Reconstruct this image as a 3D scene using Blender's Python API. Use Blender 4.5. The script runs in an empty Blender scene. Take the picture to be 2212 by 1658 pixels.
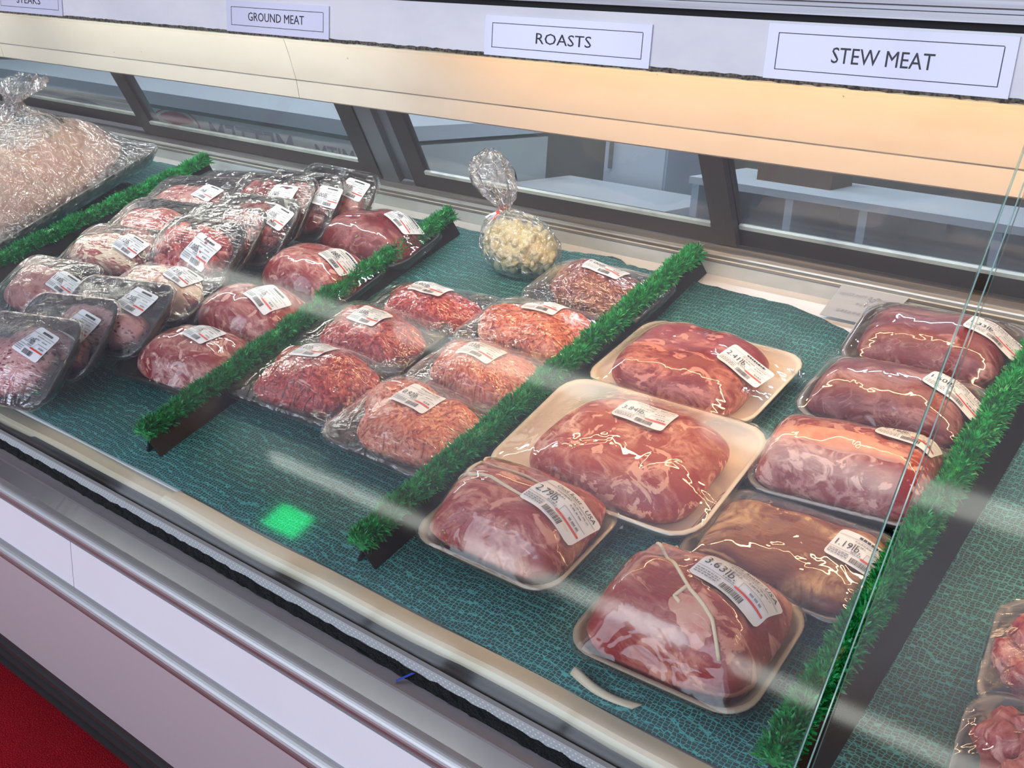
import bpy, bmesh, math, random
import numpy as np
from mathutils import Matrix, Vector, Euler
PI = math.pi
rad = math.radians
scn = bpy.context.scene
COL = scn.collection

# ---------------------------------------------------------------- objects
def tag(o, label=None, cat=None, group=None, kind=None):
    if label: o['label'] = label
    if cat: o['category'] = cat
    if group: o['group'] = group
    if kind: o['kind'] = kind
    return o

def empty(name, M=None):
    o = bpy.data.objects.new(name, None)
    o.empty_display_size = .02
    COL.objects.link(o)
    if M is not None: o.matrix_world = M
    return o

def mesh_obj(name, V, F, mat, parent=None, smooth=False, mats=None, fm=None, M=None):
    me = bpy.data.meshes.new(name)
    me.from_pydata([tuple(map(float, v)) for v in V], [], [tuple(map(int, f)) for f in F])
    me.update()
    for m in (mats or [mat]): me.materials.append(m)
    if fm is not None: me.polygons.foreach_set('material_index', fm)
    if smooth: me.polygons.foreach_set('use_smooth', [True] * len(me.polygons))
    o = bpy.data.objects.new(name, me)
    COL.objects.link(o)
    if parent is not None: o.parent = parent
    elif M is not None: o.matrix_world = M
    return o

class MB:
    def __init__(s): s.V = []; s.F = []; s.m = []; s.sm = []
    def add(s, V, F, mi=0):
        n = len(s.V); s.V.extend([tuple(v) for v in V]); s.F.extend([tuple(i + n for i in f) for f in F]); s.m.extend([mi] * len(F))
    def box(s, x0, x1, y0, y1, z0, z1, mi=0):
        s.add([(x0,y0,z0),(x1,y0,z0),(x1,y1,z0),(x0,y1,z0),(x0,y0,z1),(x1,y0,z1),(x1,y1,z1),(x0,y1,z1)],
              [(0,3,2,1),(4,5,6,7),(0,1,5,4),(1,2,6,5),(2,3,7,6),(3,0,4,7)], mi)
    def prism(s, prof, x0, x1, mi=0):            # closed (y,z) profile swept along x
        n = len(prof)
        V = [(x0, y, z) for y, z in prof] + [(x1, y, z) for y, z in prof]
        F = [(i, (i + 1) % n, n + (i + 1) % n, n + i) for i in range(n)]
        F += [tuple(range(n - 1, -1, -1)), tuple(range(n, 2 * n))]
        s.add(V, F, mi)
    def tube(s, pts, r, k=6, mi=0, cap=True):
        pts = [Vector(p) for p in pts]; n = len(s.V); V = []; F = []
        up = Vector((.13, .21, .97))
        for i, p in enumerate(pts):
            t = (pts[min(i + 1, len(pts) - 1)] - pts[max(i - 1, 0)])
            t = t.normalized() if t.length > 1e-9 else Vector((1, 0, 0))
            a = t.cross(up); a = a.normalized() if a.length > 1e-6 else Vector((1, 0, 0))
            b = t.cross(a)
            rr = r[i] if isinstance(r, (list, tuple)) else r
            for j in range(k):
                q = 2 * PI * j / k
                V.append(p + a * (rr * math.cos(q)) + b * (rr * math.sin(q)))
        for i in range(len(pts) - 1):
            for j in range(k):
                F.append((i*k + j, i*k + (j+1) % k, (i+1)*k + (j+1) % k, (i+1)*k + j))
        if cap:
            F.append(tuple(range(k - 1, -1, -1))); F.append(tuple((len(pts)-1)*k + j for j in range(k)))
        s.add(V, F, mi)
    def build(s, name, mat, parent=None, smooth=False, mats=None, M=None):
        return mesh_obj(name, s.V, s.F, mat, parent, smooth, mats, s.m if mats else None, M)

# ---------------------------------------------------------------- materials
def new_mat(name):
    m = bpy.data.materials.new(name); m.use_nodes = True
    nt = m.node_tree
    for n in list(nt.nodes): nt.nodes.remove(n)
    out = nt.nodes.new('ShaderNodeOutputMaterial')
    return m, nt, out
def N(nt, t, **kw):
    n = nt.nodes.new(t)
    for k, v in kw.items():
        if k.startswith('i_'): n.inputs[k[2:].replace('_', ' ')].default_value = v
        else: setattr(n, k, v)
    return n
def L(nt, a, b): nt.links.new(a, b)
def c4(c): return (c[0], c[1], c[2], 1)
def ramp(nt, fac, stops, interp='LINEAR'):
    r = nt.nodes.new('ShaderNodeValToRGB'); r.color_ramp.interpolation = interp
    e = r.color_ramp.elements
    while len(e) < len(stops): e.new(.5)
    for el, (p, c) in zip(e, stops): el.position = p; el.color = c4(c)
    L(nt, fac, r.inputs[0]); return r.outputs[0]
def bump(nt, h, s=.3, d=.001, nrm=None):
    b = N(nt, 'ShaderNodeBump'); b.inputs['Strength'].default_value = s; b.inputs['Distance'].default_value = d
    L(nt, h, b.inputs['Height'])
    if nrm is not None: L(nt, nrm, b.inputs['Normal'])
    return b.outputs[0]
def coords(nt, scale=(1, 1, 1), rnd=False):
    tc = N(nt, 'ShaderNodeTexCoord'); mp = N(nt, 'ShaderNodeMapping')
    mp.inputs['Scale'].default_value = scale
    L(nt, tc.outputs['Object'], mp.inputs[0])
    if rnd:
        oi = N(nt, 'ShaderNodeObjectInfo'); mu = N(nt, 'ShaderNodeMath', operation='MULTIPLY'); mu.inputs[1].default_value = 37.
        L(nt, oi.outputs['Random'], mu.inputs[0]); L(nt, mu.outputs[0], mp.inputs['Location'])
    return mp.outputs[0]
def noise(nt, vec, s, det=3, rough=.5, dist=0):
    n = N(nt, 'ShaderNodeTexNoise'); n.inputs['Scale'].default_value = s; n.inputs['Detail'].default_value = det
    n.inputs['Roughness'].default_value = rough; n.inputs['Distortion'].default_value = dist
    L(nt, vec, n.inputs['Vector']); return n
def math_(nt, op, a, b=None, c=None):
    m = N(nt, 'ShaderNodeMath', operation=op)
    for i, x in enumerate((a, b, c)):
        if x is None: continue
        if isinstance(x, (int, float)): m.inputs[i].default_value = x
        else: L(nt, x, m.inputs[i])
    return m.outputs[0]
def mixc(nt, fac, a, b, mode='MIX'):
    m = N(nt, 'ShaderNodeMix', data_type='RGBA', blend_type=mode)
    for i, x in ((0, fac), (6, a), (7, b)):
        if isinstance(x, (int, float)): m.inputs[i].default_value = x
        elif isinstance(x, tuple): m.inputs[i].default_value = c4(x)
        else: L(nt, x, m.inputs[i])
    return m.outputs[2]
def pbr(name, col, rough=.5, metal=0, spec=.5, coat=0, nz=None, bmp=None, sheen=0):
    m, nt, out = new_mat(name)
    p = N(nt, 'ShaderNodeBsdfPrincipled'); p.inputs['Base Color'].default_value = c4(col)
    p.inputs['Roughness'].default_value = rough; p.inputs['Metallic'].default_value = metal
    p.inputs['Specular IOR Level'].default_value = spec; p.inputs['Coat Weight'].default_value = coat
    p.inputs['Coat Roughness'].default_value = .08
    if nz:   # (scale vec, noise scale, colour 2, low, high)
        v = coords(nt, nz[0]); n = noise(nt, v, nz[1], 4, .6)
        cr = ramp(nt, n.outputs[0], [(nz[3], col), (nz[4], nz[2])]); L(nt, cr, p.inputs['Base Color'])
    if bmp:
        v = coords(nt, bmp[0]); n = noise(nt, v, bmp[1], 3, .5); L(nt, bump(nt, n.outputs[0], bmp[2], bmp[3]), p.inputs['Normal'])
    L(nt, p.outputs[0], out.inputs[0]); return m
def emis(name, col, s):
    m, nt, out = new_mat(name); e = N(nt, 'ShaderNodeEmission'); e.inputs[0].default_value = c4(col); e.inputs[1].default_value = s
    L(nt, e.outputs[0], out.inputs[0]); return m

def clear_mat(name, f0=.05, power=4.0, rough=.02, tint=(1, 1, 1), haze=0., hazecol=(.8, .8, .8), wrinkle=None, streak=False, boost=1.0):
    """thin clear sheet: see-through, with mirror reflection growing towards grazing"""
    m, nt, out = new_mat(name)
    tr = N(nt, 'ShaderNodeBsdfTransparent'); tr.inputs[0].default_value = c4(tint)
    gl = N(nt, 'ShaderNodeBsdfGlossy'); gl.inputs['Roughness'].default_value = rough; gl.inputs[0].default_value = (boost, boost, boost, 1)
    lw = N(nt, 'ShaderNodeLayerWeight'); lw.inputs['Blend'].default_value = .5
    pw = math_(nt, 'POWER', lw.outputs['Facing'], power)
    fr = math_(nt, 'MULTIPLY_ADD', pw, 1 - f0, f0)
    if wrinkle:
        v = coords(nt, (1, 1, 1), True)
        n1 = noise(nt, v, wrinkle[0], 2, .5, .6)
        if streak:
            sx = noise(nt, coords(nt, (25, 260, 40), True), 1.0, 2, .5, .4)
            h = math_(nt, 'ADD', math_(nt, 'MULTIPLY', n1.outputs[0], 1.0), math_(nt, 'MULTIPLY', sx.outputs[0], .16))
        else: h = n1.outputs[0]
        nb = bump(nt, h, wrinkle[1], wrinkle[2]); L(nt, nb, gl.inputs['Normal'])
    mx = N(nt, 'ShaderNodeMixShader'); L(nt, fr, mx.inputs[0]); L(nt, tr.outputs[0], mx.inputs[1]); L(nt, gl.outputs[0], mx.inputs[2])
    last = mx.outputs[0]
    if haze > 0:
        df = N(nt, 'ShaderNodeBsdfDiffuse'); df.inputs[0].default_value = c4(hazecol)
        m2 = N(nt, 'ShaderNodeMixShader')
        if wrinkle:
            hz = noise(nt, coords(nt, (1, 1, 1), True), wrinkle[0] * 1.4, 3, .6, .5)
            L(nt, math_(nt, 'MULTIPLY', ramp(nt, hz.outputs[0], [(.42, (0, 0, 0)), (.75, (1, 1, 1))]), haze * 2.2), m2.inputs[0])
        else: m2.inputs[0].default_value = haze
        L(nt, last, m2.inputs[1]); L(nt, df.outputs[0], m2.inputs[2]); last = m2.outputs[0]
    L(nt, last, out.inputs[0]); return m

def roast_mat(name, red, red2, fat, fatlo, fathi, s=16., stretch=(1, 1.6, 1), fine=.45, shrink=None):
    m, nt, out = new_mat(name)
    p = N(nt, 'ShaderNodeBsdfPrincipled'); p.inputs['Roughness'].default_value = .38; p.inputs['Specular IOR Level'].default_value = .5
    v = coords(nt, stretch, True)
    a = noise(nt, v, s, 5, .62, 1.3)                       # fat seams where the field crosses mid
    rid = math_(nt, 'SUBTRACT', 1.0, math_(nt, 'MULTIPLY', math_(nt, 'ABSOLUTE', math_(nt, 'SUBTRACT', a.outputs[0], .5)), 9.))
    b = noise(nt, v, s * .7, 4, .6, .8)
    gate = ramp(nt, b.outputs[0], [(.42, (0, 0, 0)), (.58, (1, 1, 1))])
    blob = noise(nt, v, s * 1.1, 4, .55, 1.6)
    bl = ramp(nt, blob.outputs[0], [(fatlo, (0, 0, 0)), (fathi, (1, 1, 1))])
    seam = math_(nt, 'MULTIPLY', math_(nt, 'MAXIMUM', rid, 0.), gate)
    fatf = math_(nt, 'MINIMUM', math_(nt, 'ADD', math_(nt, 'MULTIPLY', seam, .75), bl), 1.)
    fib = noise(nt, coords(nt, (1.5, 9, 4), True), s * 4.5, 5, .7, .5)
    base = ramp(nt, fib.outputs[0], [(.3, red2), (.62, red)])
    tone = noise(nt, v, s * .45, 2, .5)
    base = mixc(nt, math_(nt, 'MULTIPLY', tone.outputs[0], fine), base, red2)
    colr = mixc(nt, fatf, base, fat)
    L(nt, colr, p.inputs['Base Color'])
    h = math_(nt, 'ADD', math_(nt, 'MULTIPLY', fib.outputs[0], .5), math_(nt, 'MULTIPLY', fatf, .35))
    L(nt, bump(nt, h, .55, .0012), p.inputs['Normal'])
    L(nt, p.outputs[0], out.inputs[0]); return m

def spot_mat(name, pale, dark, s, lo, hi):
    m, nt, out = new_mat(name)
    p = N(nt, 'ShaderNodeBsdfPrincipled'); p.inputs['Roughness'].default_value = .4
    v = coords(nt, (1, 1.7, 1), True)
    n0 = noise(nt, v, s * .8, 2, .5)
    add = N(nt, 'ShaderNodeVectorMath', operation='MULTIPLY_ADD'); L(nt, n0.outputs['Color'], add.inputs[0]); add.inputs[1].default_value = (.02, .02, .02); L(nt, v, add.inputs[2])
    vo = N(nt, 'ShaderNodeTexVoronoi'); vo.inputs['Scale'].default_value = s; L(nt, add.outputs[0], vo.inputs['Vector'])
    f = ramp(nt, vo.outputs['Distance'], [(lo, (1, 1, 1)), (hi, (0, 0, 0))])
    n1 = noise(nt, v, s * .3, 3, .6)
    g = ramp(nt, n1.outputs[0], [(.38, (.15, .15, .15)), (.55, (1, 1, 1))])
    colr = mixc(nt, math_(nt, 'MULTIPLY', f, g), pale, dark)
    n2 = noise(nt, v, s * 2, 3, .6); colr = mixc(nt, math_(nt, 'MULTIPLY', n2.outputs[0], .45), colr, dark)
    L(nt, colr, p.inputs['Base Color']); L(nt, bump(nt, f, .3, .001), p.inputs['Normal'])
    L(nt, p.outputs[0], out.inputs[0]); return m

def ground_mat(name, c1, c2, c3, s=420.):
    m, nt, out = new_mat(name)
    p = N(nt, 'ShaderNodeBsdfPrincipled'); p.inputs['Roughness'].default_value = .42
    v = coords(nt, (1, 1, 1), True)
    a = noise(nt, v, s * .35, 3, .6)
    b = noise(nt, v, s * .05, 2, .5)
    c = ramp(nt, a.outputs[0], [(.36, c2), (.5, c1), (.66, c3)])
    c = mixc(nt, math_(nt, 'MULTIPLY', b.outputs[0], .5), c, c2)
    L(nt, c, p.inputs['Base Color'])
    L(nt, bump(nt, a.outputs[0], .5, .001), p.inputs['Normal'])
    L(nt, p.outputs[0], out.inputs[0]); return m

def liner_mat():
    m, nt, out = new_mat('perforated_green_liner')
    p = N(nt, 'ShaderNodeBsdfPrincipled'); p.inputs['Roughness'].default_value = .55
    v = coords(nt, (1, 1, 1))
    n0 = noise(nt, v, 14, 2, .5)
    add = N(nt, 'ShaderNodeVectorMath', operation='MULTIPLY_ADD'); L(nt, n0.outputs['Color'], add.inputs[0]); add.inputs[1].default_value = (.012, .012, .012); L(nt, v, add.inputs[2])
    mp = N(nt, 'ShaderNodeMapping'); mp.inputs['Scale'].default_value = (.62, 1, 1); L(nt, add.outputs[0], mp.inputs[0])
    vo = N(nt, 'ShaderNodeTexVoronoi'); vo.feature = 'DISTANCE_TO_EDGE'; vo.inputs['Scale'].default_value = 300; vo.inputs['Randomness'].default_value = .38
    L(nt, mp.outputs[0], vo.inputs['Vector'])
    f = ramp(nt, vo.outputs['Distance'], [(.04, (1, 1, 1)), (.12, (0, 0, 0))])
    n2 = noise(nt, v, 9, 3, .6)
    holec = ramp(nt, n2.outputs[0], [(.35, (.002, .022, .023)), (.65, (.004, .045, .043))])
    netc = ramp(nt, n2.outputs[0], [(.3, (.03, .21, .20)), (.7, (.08, .37, .36))])
    L(nt, mixc(nt, f, holec, netc), p.inputs['Base Color'])
    L(nt, bump(nt, f, .5, .001), p.inputs['Normal'])
    L(nt, p.outputs[0], out.inputs[0]); return m

def carpet_mat():
    m, nt, out = new_mat('red_carpet')
    p = N(nt, 'ShaderNodeBsdfPrincipled'); p.inputs['Roughness'].default_value = 1; p.inputs['Specular IOR Level'].default_value = .1
    v = coords(nt); a = noise(nt, v, 420, 3, .7); b = noise(nt, v, 30, 2)
    c = ramp(nt, a.outputs[0], [(.33, (.16, .003, .008)), (.52, (.52, .012, .025)), (.72, (.90, .07, .09))])
    c = mixc(nt, math_(nt, 'MULTIPLY', b.outputs[0], .35), c, (.16, .003, .01)); L(nt, c, p.inputs['Base Color'])
    L(nt, bump(nt, a.outputs[0], 1., .004), p.inputs['Normal']); L(nt, p.outputs[0], out.inputs[0]); return m

def brushed(name, col, rough=.3, sc=(2, 300, 300), streak=.25):
    m, nt, out = new_mat(name)
    p = N(nt, 'ShaderNodeBsdfPrincipled'); p.inputs['Metallic'].default_value = 1
    p.inputs['Base Color'].default_value = c4(col)
    v = coords(nt, sc); a = noise(nt, v, 1, 4, .6)
    r = N(nt, 'ShaderNodeMapRange'); r.inputs['To Min'].default_value = rough * .7; r.inputs['To Max'].default_value = rough * 1.4; L(nt, a.outputs[0], r.inputs[0]); L(nt, r.outputs[0], p.inputs['Roughness'])
    L(nt, bump(nt, a.outputs[0], streak, .0004), p.inputs['Normal'])
    L(nt, p.outputs[0], out.inputs[0]); return m

M = dict(
    liner=liner_mat(), carpet=carpet_mat(),
    cream=pbr('aged_cream_enamel', (.83, .76, .58), .35, nz=((3, 20, 20), 1.2, (.74, .64, .45), .45, .8), bmp=((1, 1, 1), 9, .2, .003)),
    ivory=None,
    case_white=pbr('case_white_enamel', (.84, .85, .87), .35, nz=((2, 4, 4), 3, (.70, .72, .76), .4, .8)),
    panel=pbr('front_panel_laminate', (.86, .87, .92), .30, nz=((1, 1, 1), 1.5, (.80, .80, .86), .35, .7)),
    panel_low=pbr('lower_panel_laminate', (.60, .57, .60), .35),
    chrome=brushed('bumper_chrome', (.50, .51, .52), .46),
    alu=brushed('satin_aluminium', (.33, .32, .34), .45),
    alu_face=brushed('worn_aluminium_face', (.36, .37, .38), .16, (14, 3, 3), 1.0),
    dots=pbr('dotted_glass_seal', (.42, .44, .45), .5),
    dotw=pbr('seal_dots', (.75, .77, .77), .5),
    foam=pbr('crumbling_black_foam', (.008, .008, .009), .7, spec=.3, bmp=((1, 1, 1), 380, 1., .004)),
    grime=pbr('grimy_channel', (.13, .12, .11), .5, nz=((4, 60, 60), 1.5, (.035, .033, .03), .35, .65)),
    grime_line=pbr('dusty_edge', (.22, .19, .15), .9, nz=((1, 1, 1), 260, (.05, .045, .04), .35, .6)),
    kick=pbr('black_rubber_kick', (.030, .030, .032), .5), stripbase=pbr('black_divider_plastic', (.005, .005, .006), .45, spec=.25),
    black=pbr('black_gap', (.004, .004, .005), .7),
    brown=pbr('bronze_door_frame', (.060, .048, .042), .4, spec=.4),
    greypost=pbr('grey_door_post', (.22, .23, .23), .5),
    track=pbr('grey_door_track', (.20, .20, .20), .35, nz=((3, 80, 80), 1, (.11, .11, .115), .4, .6)),
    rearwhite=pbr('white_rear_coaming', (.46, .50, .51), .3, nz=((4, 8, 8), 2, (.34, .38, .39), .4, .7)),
    railhl=pbr('pale_track_lip', (.78, .77, .64), .3, nz=((6, 8, 8), 2, (.45, .44, .38), .45, .7)),
    glass=clear_mat('front_glass', .045, 5.0, .05, (.985, .995, .99), .004, (.75, .8, .85)),
    glass_rear=clear_mat('rear_door_glass', .05, 5.0, .01, (.94, .96, .97), .05, (.50, .53, .56)),
    glass_edge=clear_mat('green_glass_edge', .20, 3., .08, (.75, .96, .92), .30, (.60, .9, .86)),
    film=clear_mat('stretch_film', .05, 3.2, .05, (1, 1, 1), .012, (.9, .9, .9), (38, .75, .010), True, 1.5),
    film_tight=clear_mat('tight_film', .045, 3.4, .035, (1, 1, 1), .006, (.9, .9, .9), (26, .4, .008), False, 1.0),
    bag=clear_mat('poly_bag', .10, 2.0, .10, (.97, .97, .97), .10, (.85, .87, .87), (60, 1., .02), False, 1.0),
    foam_black=pbr('black_foam_tray', (.022, .023, .025), .45, bmp=((1, 1, 1), 500, .15, .001)),
    foam_white=pbr('white_foam_tray', (.86, .78, .64), .55, bmp=((1, 1, 1), 500, .2, .001)),
    foam_grey=pbr('smoky_plastic_tray', (.16, .15, .15), .3, coat=.3),
    foam_tan=pbr('tan_edged_tray', (.40, .33, .24), .4, coat=.3),
    label=pbr('label_paper', (.86, .88, .92), .5), label_edge=pbr('label_ink', (.05, .05, .055), .6),
    ink=pbr('black_ink', (.02, .02, .03), .5), red_ink=pbr('red_ink', (.75, .06, .03), .5),
    inkgrey=pbr('grey_ink', (.28, .29, .31), .6),
    sign=pbr('sign_card', (.74, .76, .92), .16, coat=.6),
    twine=pbr('butcher_twine', (.86, .74, .52), .7, bmp=((300, 300, 300), 1, .5, .001)),
    fringe=None,
    beef=ground_mat('minced_beef', (.56, .022, .026), (.25, .006, .010), (.80, .22, .17)),
    turkey=ground_mat('minced_turkey', (.80, .23, .12), (.46, .07, .035), (.92, .45, .30)),
    aged=ground_mat('browned_mince', (.30, .085, .065), (.13, .03, .026), (.62, .30, .25)),
    roast=roast_mat('red_roast', (.42, .028, .032), (.22, .010, .018), (.78, .40, .34), .57, .62, 24),
    rib=roast_mat('marbled_roast', (.47, .045, .038), (.32, .020, .022), (.86, .42, .30), .565, .60, 24, (1, 1.3, 1), .3),
    chuck=roast_mat('seamed_chuck', (.48, .050, .048), (.27, .018, .022), (.80, .34, .25), .56, .62, 15, (1, 1.9, 1), .45),
    flank=roast_mat('flat_beef', (.34, .028, .034), (.19, .010, .018), (.74, .30, .24), .59, .62, 18, (1, 2.2, 1), .5),
    round_=roast_mat('dark_round', (.20, .022, .034), (.10, .008, .016), (.45, .24, .24), .60, .70, 14, (1, 2.0, 1), .5),
    brisket=roast_mat('brown_brisket', (.26, .050, .036), (.13, .022, .018), (.72, .46, .24), .62, .68, 12, (1, 1.3, 1), .5),
    maroon=roast_mat('maroon_cut', (.22, .013, .018), (.10, .005, .010), (.50, .18, .17), .60, .70, 14, (1, 1.8, 1), .5),
    whitefat=roast_mat('fatty_steak', (.42, .028, .034), (.26, .012, .018), (.84, .66, .50), .47, .53, 14, (1, 2.8, 1), .4),
    spotted=spot_mat('speckled_shank', (.66, .33, .31), (.17, .012, .035), 85, .26, .40),
    pinkcut=spot_mat('pale_pink_cut', (.60, .30, .27), (.26, .04, .05), 55, .2, .7),
    stew=roast_mat('stew_cubes', (.50, .035, .038), (.26, .010, .018), (.80, .36, .30), .56, .66, 30, (1, 1, 1), .5),
    darkstew=roast_mat('dark_stew_cubes', (.24, .012, .018), (.10, .004, .009), (.45, .14, .13), .62, .70, 30, (1, 1, 1), .5),
    chicken=pbr('pale_poultry', (.62, .38, .28), .4, nz=((1, 1, 1), 14, (.52, .25, .20), .4, .65), bmp=((1, 1, 1), 30, .4, .006)),
    garlic=pbr('pale_suet_lumps', (.80, .75, .47), .5, nz=((1, 1, 1), 40, (.62, .54, .26), .4, .65)),
)
def fringe_mat():
    m, nt, out = new_mat('plastic_parsley')
    p = N(nt, 'ShaderNodeBsdfPrincipled'); p.inputs['Roughness'].default_value = .35
    v = coords(nt); a = noise(nt, v, 90, 3, .6)
    L(nt, ramp(nt, a.outputs[0], [(.32, (.004, .10, .025)), (.5, (.008, .30, .065)), (.7, (.03, .52, .14))]), p.inputs['Base Color'])
    L(nt, p.outputs[0], out.inputs[0]); return m
M['fringe'] = fringe_mat()
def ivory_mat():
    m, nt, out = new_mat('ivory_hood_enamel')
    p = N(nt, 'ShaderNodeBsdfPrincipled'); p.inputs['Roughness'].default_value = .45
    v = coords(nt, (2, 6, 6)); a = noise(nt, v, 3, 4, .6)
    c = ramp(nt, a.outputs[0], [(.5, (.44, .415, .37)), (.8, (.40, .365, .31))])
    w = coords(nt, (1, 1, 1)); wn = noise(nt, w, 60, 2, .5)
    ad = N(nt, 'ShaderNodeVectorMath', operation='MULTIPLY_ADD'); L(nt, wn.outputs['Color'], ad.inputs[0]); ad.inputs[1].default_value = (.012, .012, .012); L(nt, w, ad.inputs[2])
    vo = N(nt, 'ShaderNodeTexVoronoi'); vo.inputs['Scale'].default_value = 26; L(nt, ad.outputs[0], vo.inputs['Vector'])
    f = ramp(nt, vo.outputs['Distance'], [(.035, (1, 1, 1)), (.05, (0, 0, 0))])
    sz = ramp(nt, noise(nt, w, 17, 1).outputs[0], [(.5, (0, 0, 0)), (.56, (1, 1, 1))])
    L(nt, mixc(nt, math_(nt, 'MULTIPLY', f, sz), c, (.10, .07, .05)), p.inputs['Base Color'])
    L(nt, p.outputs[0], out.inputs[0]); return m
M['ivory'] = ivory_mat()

# ---------------------------------------------------------------- text
_tc = {}
def text_mesh(s, shear=0., bold=0.):
    key = (s, shear, bold)
    if key not in _tc:
        cu = bpy.data.curves.new('lettering', 'FONT'); cu.body = s; cu.size = 1; cu.align_x = 'CENTER'; cu.align_y = 'CENTER'
        cu.resolution_u = 2; cu.shear = shear; cu.offset = bold
        ob = bpy.data.objects.new('lettering', cu); COL.objects.link(ob)
        bpy.context.view_layer.update()
        me = bpy.data.meshes.new_from_object(ob.evaluated_get(bpy.context.evaluated_depsgraph_get()))
        bm = bmesh.new(); bm.from_mesh(me); bmesh.ops.triangulate(bm, faces=bm.faces[:])
        V = [tuple(v.co) for v in bm.verts]; F = [tuple(v.index for v in f.verts) for f in bm.faces]
        bm.free(); bpy.data.objects.remove(ob); bpy.data.curves.remove(cu); bpy.data.meshes.remove(me)
        _tc[key] = (V, F)
    return _tc[key]
def put_text(mb, s, cx, cy, w, h, fn, mi=0, shear=0., mirror=False, bold=0.):
    V, F = text_mesh(s, shear, bold)
    xs = [v[0] for v in V]; ys = [v[1] for v in V]
    x0, x1, y0, y1 = min(xs), max(xs), min(ys), max(ys)
    sx = w / (x1 - x0); sy = h / (y1 - y0); sg = -1 if mirror else 1
    mb.add([fn(cx + sg * (v[0] - (x0 + x1) / 2) * sx, cy + (v[1] - (y0 + y1) / 2) * sy) for v in V], F, mi)

# ---------------------------------------------------------------- frames
TILT = rad(18)
DECK = Matrix.Translation((0, 0, .45)) @ Matrix.Rotation(TILT, 4, 'X')
def dk(x, y, z=0): return DECK @ Vector((x, y, z))

# ---------------------------------------------------------------- display case
case = empty('meat_display_case', Matrix.Translation((-1.5, .36, 0)))
tag(case, 'long refrigerated meat counter with slanted front glass, chrome bumper rails and sliding rear doors', 'display case')
def cpart(mb, name, mat, parent=None, smooth=False, mats=None):
    o = mb.build(name, mat, None, smooth, mats)
    o.parent = parent or case
    o.matrix_parent_inverse = Matrix.Translation((1.5, -.36, 0))
    if parent is not None: o.matrix_parent_inverse = Matrix.Identity(4)
    return o
X0, X1 = -5.2, 1.1
# pan the goods lie on (its rear edge rises into the white coaming)
b = MB(); a0 = dk(0, .505); a1 = dk(0, 1.30)
b.prism([(a0.y, a0.z - .003), (a1.y, a1.z - .003), (a1.y, a1.z - .03), (a0.y, a0.z - .03)], X0, X1)
cpart(b, 'deck_pan', M['case_white'])
# cream ledge in front of the pan: two lengths, the right one laid over the left
b = MB()
def ledge(x0, x1, up, n=60):
    prof = [(.484, .600), (.478, .6050), (.4555, .6065), (.4505, .6045), (.4485, .5990), (.4485, .570), (.470, .570)]
    V = []; k = len(prof)
    rng = random.Random(3)
    for i in range(n + 1):
        x = x0 + (x1 - x0) * i / n
        w = .0011 * math.sin(x * 9) + .0008 * math.sin(x * 23 + 1)
        for j, (y, z) in enumerate(prof): V.append((x, y + (w if j < 5 else 0), z + up + (w * .6 if j < 5 else 0)))
    F = []
    for i in range(n):
        for j in range(k): F.append((i*k + j, (i+1)*k + j, (i+1)*k + (j+1) % k, i*k + (j+1) % k))
    F += [tuple(range(k)), tuple(n*k + j for j in range(k - 1, -1, -1))]
    b.add(V, F)
ledge(X0, -1.085, -.004); ledge(-1.095, X1, .001)
cpart(b, 'front_ledge', M['cream'], smooth=False)
b = MB(); b.prism([(.4495, .598), (.4495, .560), (.4245, .560), (.4245, .576), (.432, .579), (.436, .584), (.441, .583), (.443, .590), (.4465, .591)], X0, X1)
cpart(b, 'glass_channel', M['grime'])
# glass seat strip with dots, black foam gasket
b = MB(); b.box(X0, X1, .4165, .4225, .574, .6030)
st = cpart(b, 'glass_seal', M['dots'])
b = MB(); x = -2.6
while x < -.1:
    for r in range(3):
        cx = x + (r % 2) * .003; z = .5935 + r * .0033
        b.add([(cx - .0009, .4163, z - .0006), (cx + .0009, .4163, z - .0006), (cx + .0009, .4163, z + .0006), (cx - .0009, .4163, z + .0006)], [(0, 1, 2, 3)])
    x += .006
d = cpart(b, 'seal_dots', M['dotw'])
b = MB(); rng = random.Random(5); n = 700; V = []; F = []
for i in range(n + 1):
    x = X0 + (X1 - X0) * i / n
    for (y, z) in ((.4165, .592), (.413, .5915), (.409, .590), (.405, .588), (.405, .570), (.4165, .570)):
        V.append((x, y + rng.uniform(-.0008, .0008) * (y < .416), z + rng.uniform(-.0016, .0016) * (z > .58)))
for i in range(n):
    for j in range(6): F.append((i*6 + j, (i+1)*6 + j, (i+1)*6 + (j+1) % 6, i*6 + (j+1) % 6))
b.add(V, F); cpart(b, 'foam_gasket', M['foam'])
# aluminium cap, mirror-worn face, grooves
b = MB(); b.prism([(.4055, .588), (.4055, .55), (.386, .55), (.386, .5862), (.3885, .588)], X0, X1); cpart(b, 'cap_strip', M['alu'])
b = MB(); b.prism([(.3865, .5868), (.3865, .55), (.366, .55), (.366, .5685), (.3695, .5725)], X0, X1); cpart(b, 'sloped_face', M['alu_face'])
b = MB(); b.box(X0, X1, .368, .400, .52, .552); cpart(b, 'bumper_backing', M['black'])
def half_round(name, yc, zc, r, squash=1.0):
    b = MB(); pr = [(yc + .012, zc + r)]
    for i in range(15):
        t = PI / 2 + PI * i / 14
        pr.append((yc + r * squash * math.cos(t), zc + r * math.sin(t)))
    pr.append((yc + .012, zc - r))
    b.prism(pr, X0, X1); return cpart(b, name, M['chrome'], smooth=False)
half_round('bumper_rail', .3665, .5625, .0115 / 1.0, .8)
b = MB(); b.prism([(.3665, .5685), (.3605, .5665), (.3605, .5640), (.3665, .5640)], X0, X1)
cpart(b, 'rail_lip', M['alu'])
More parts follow.
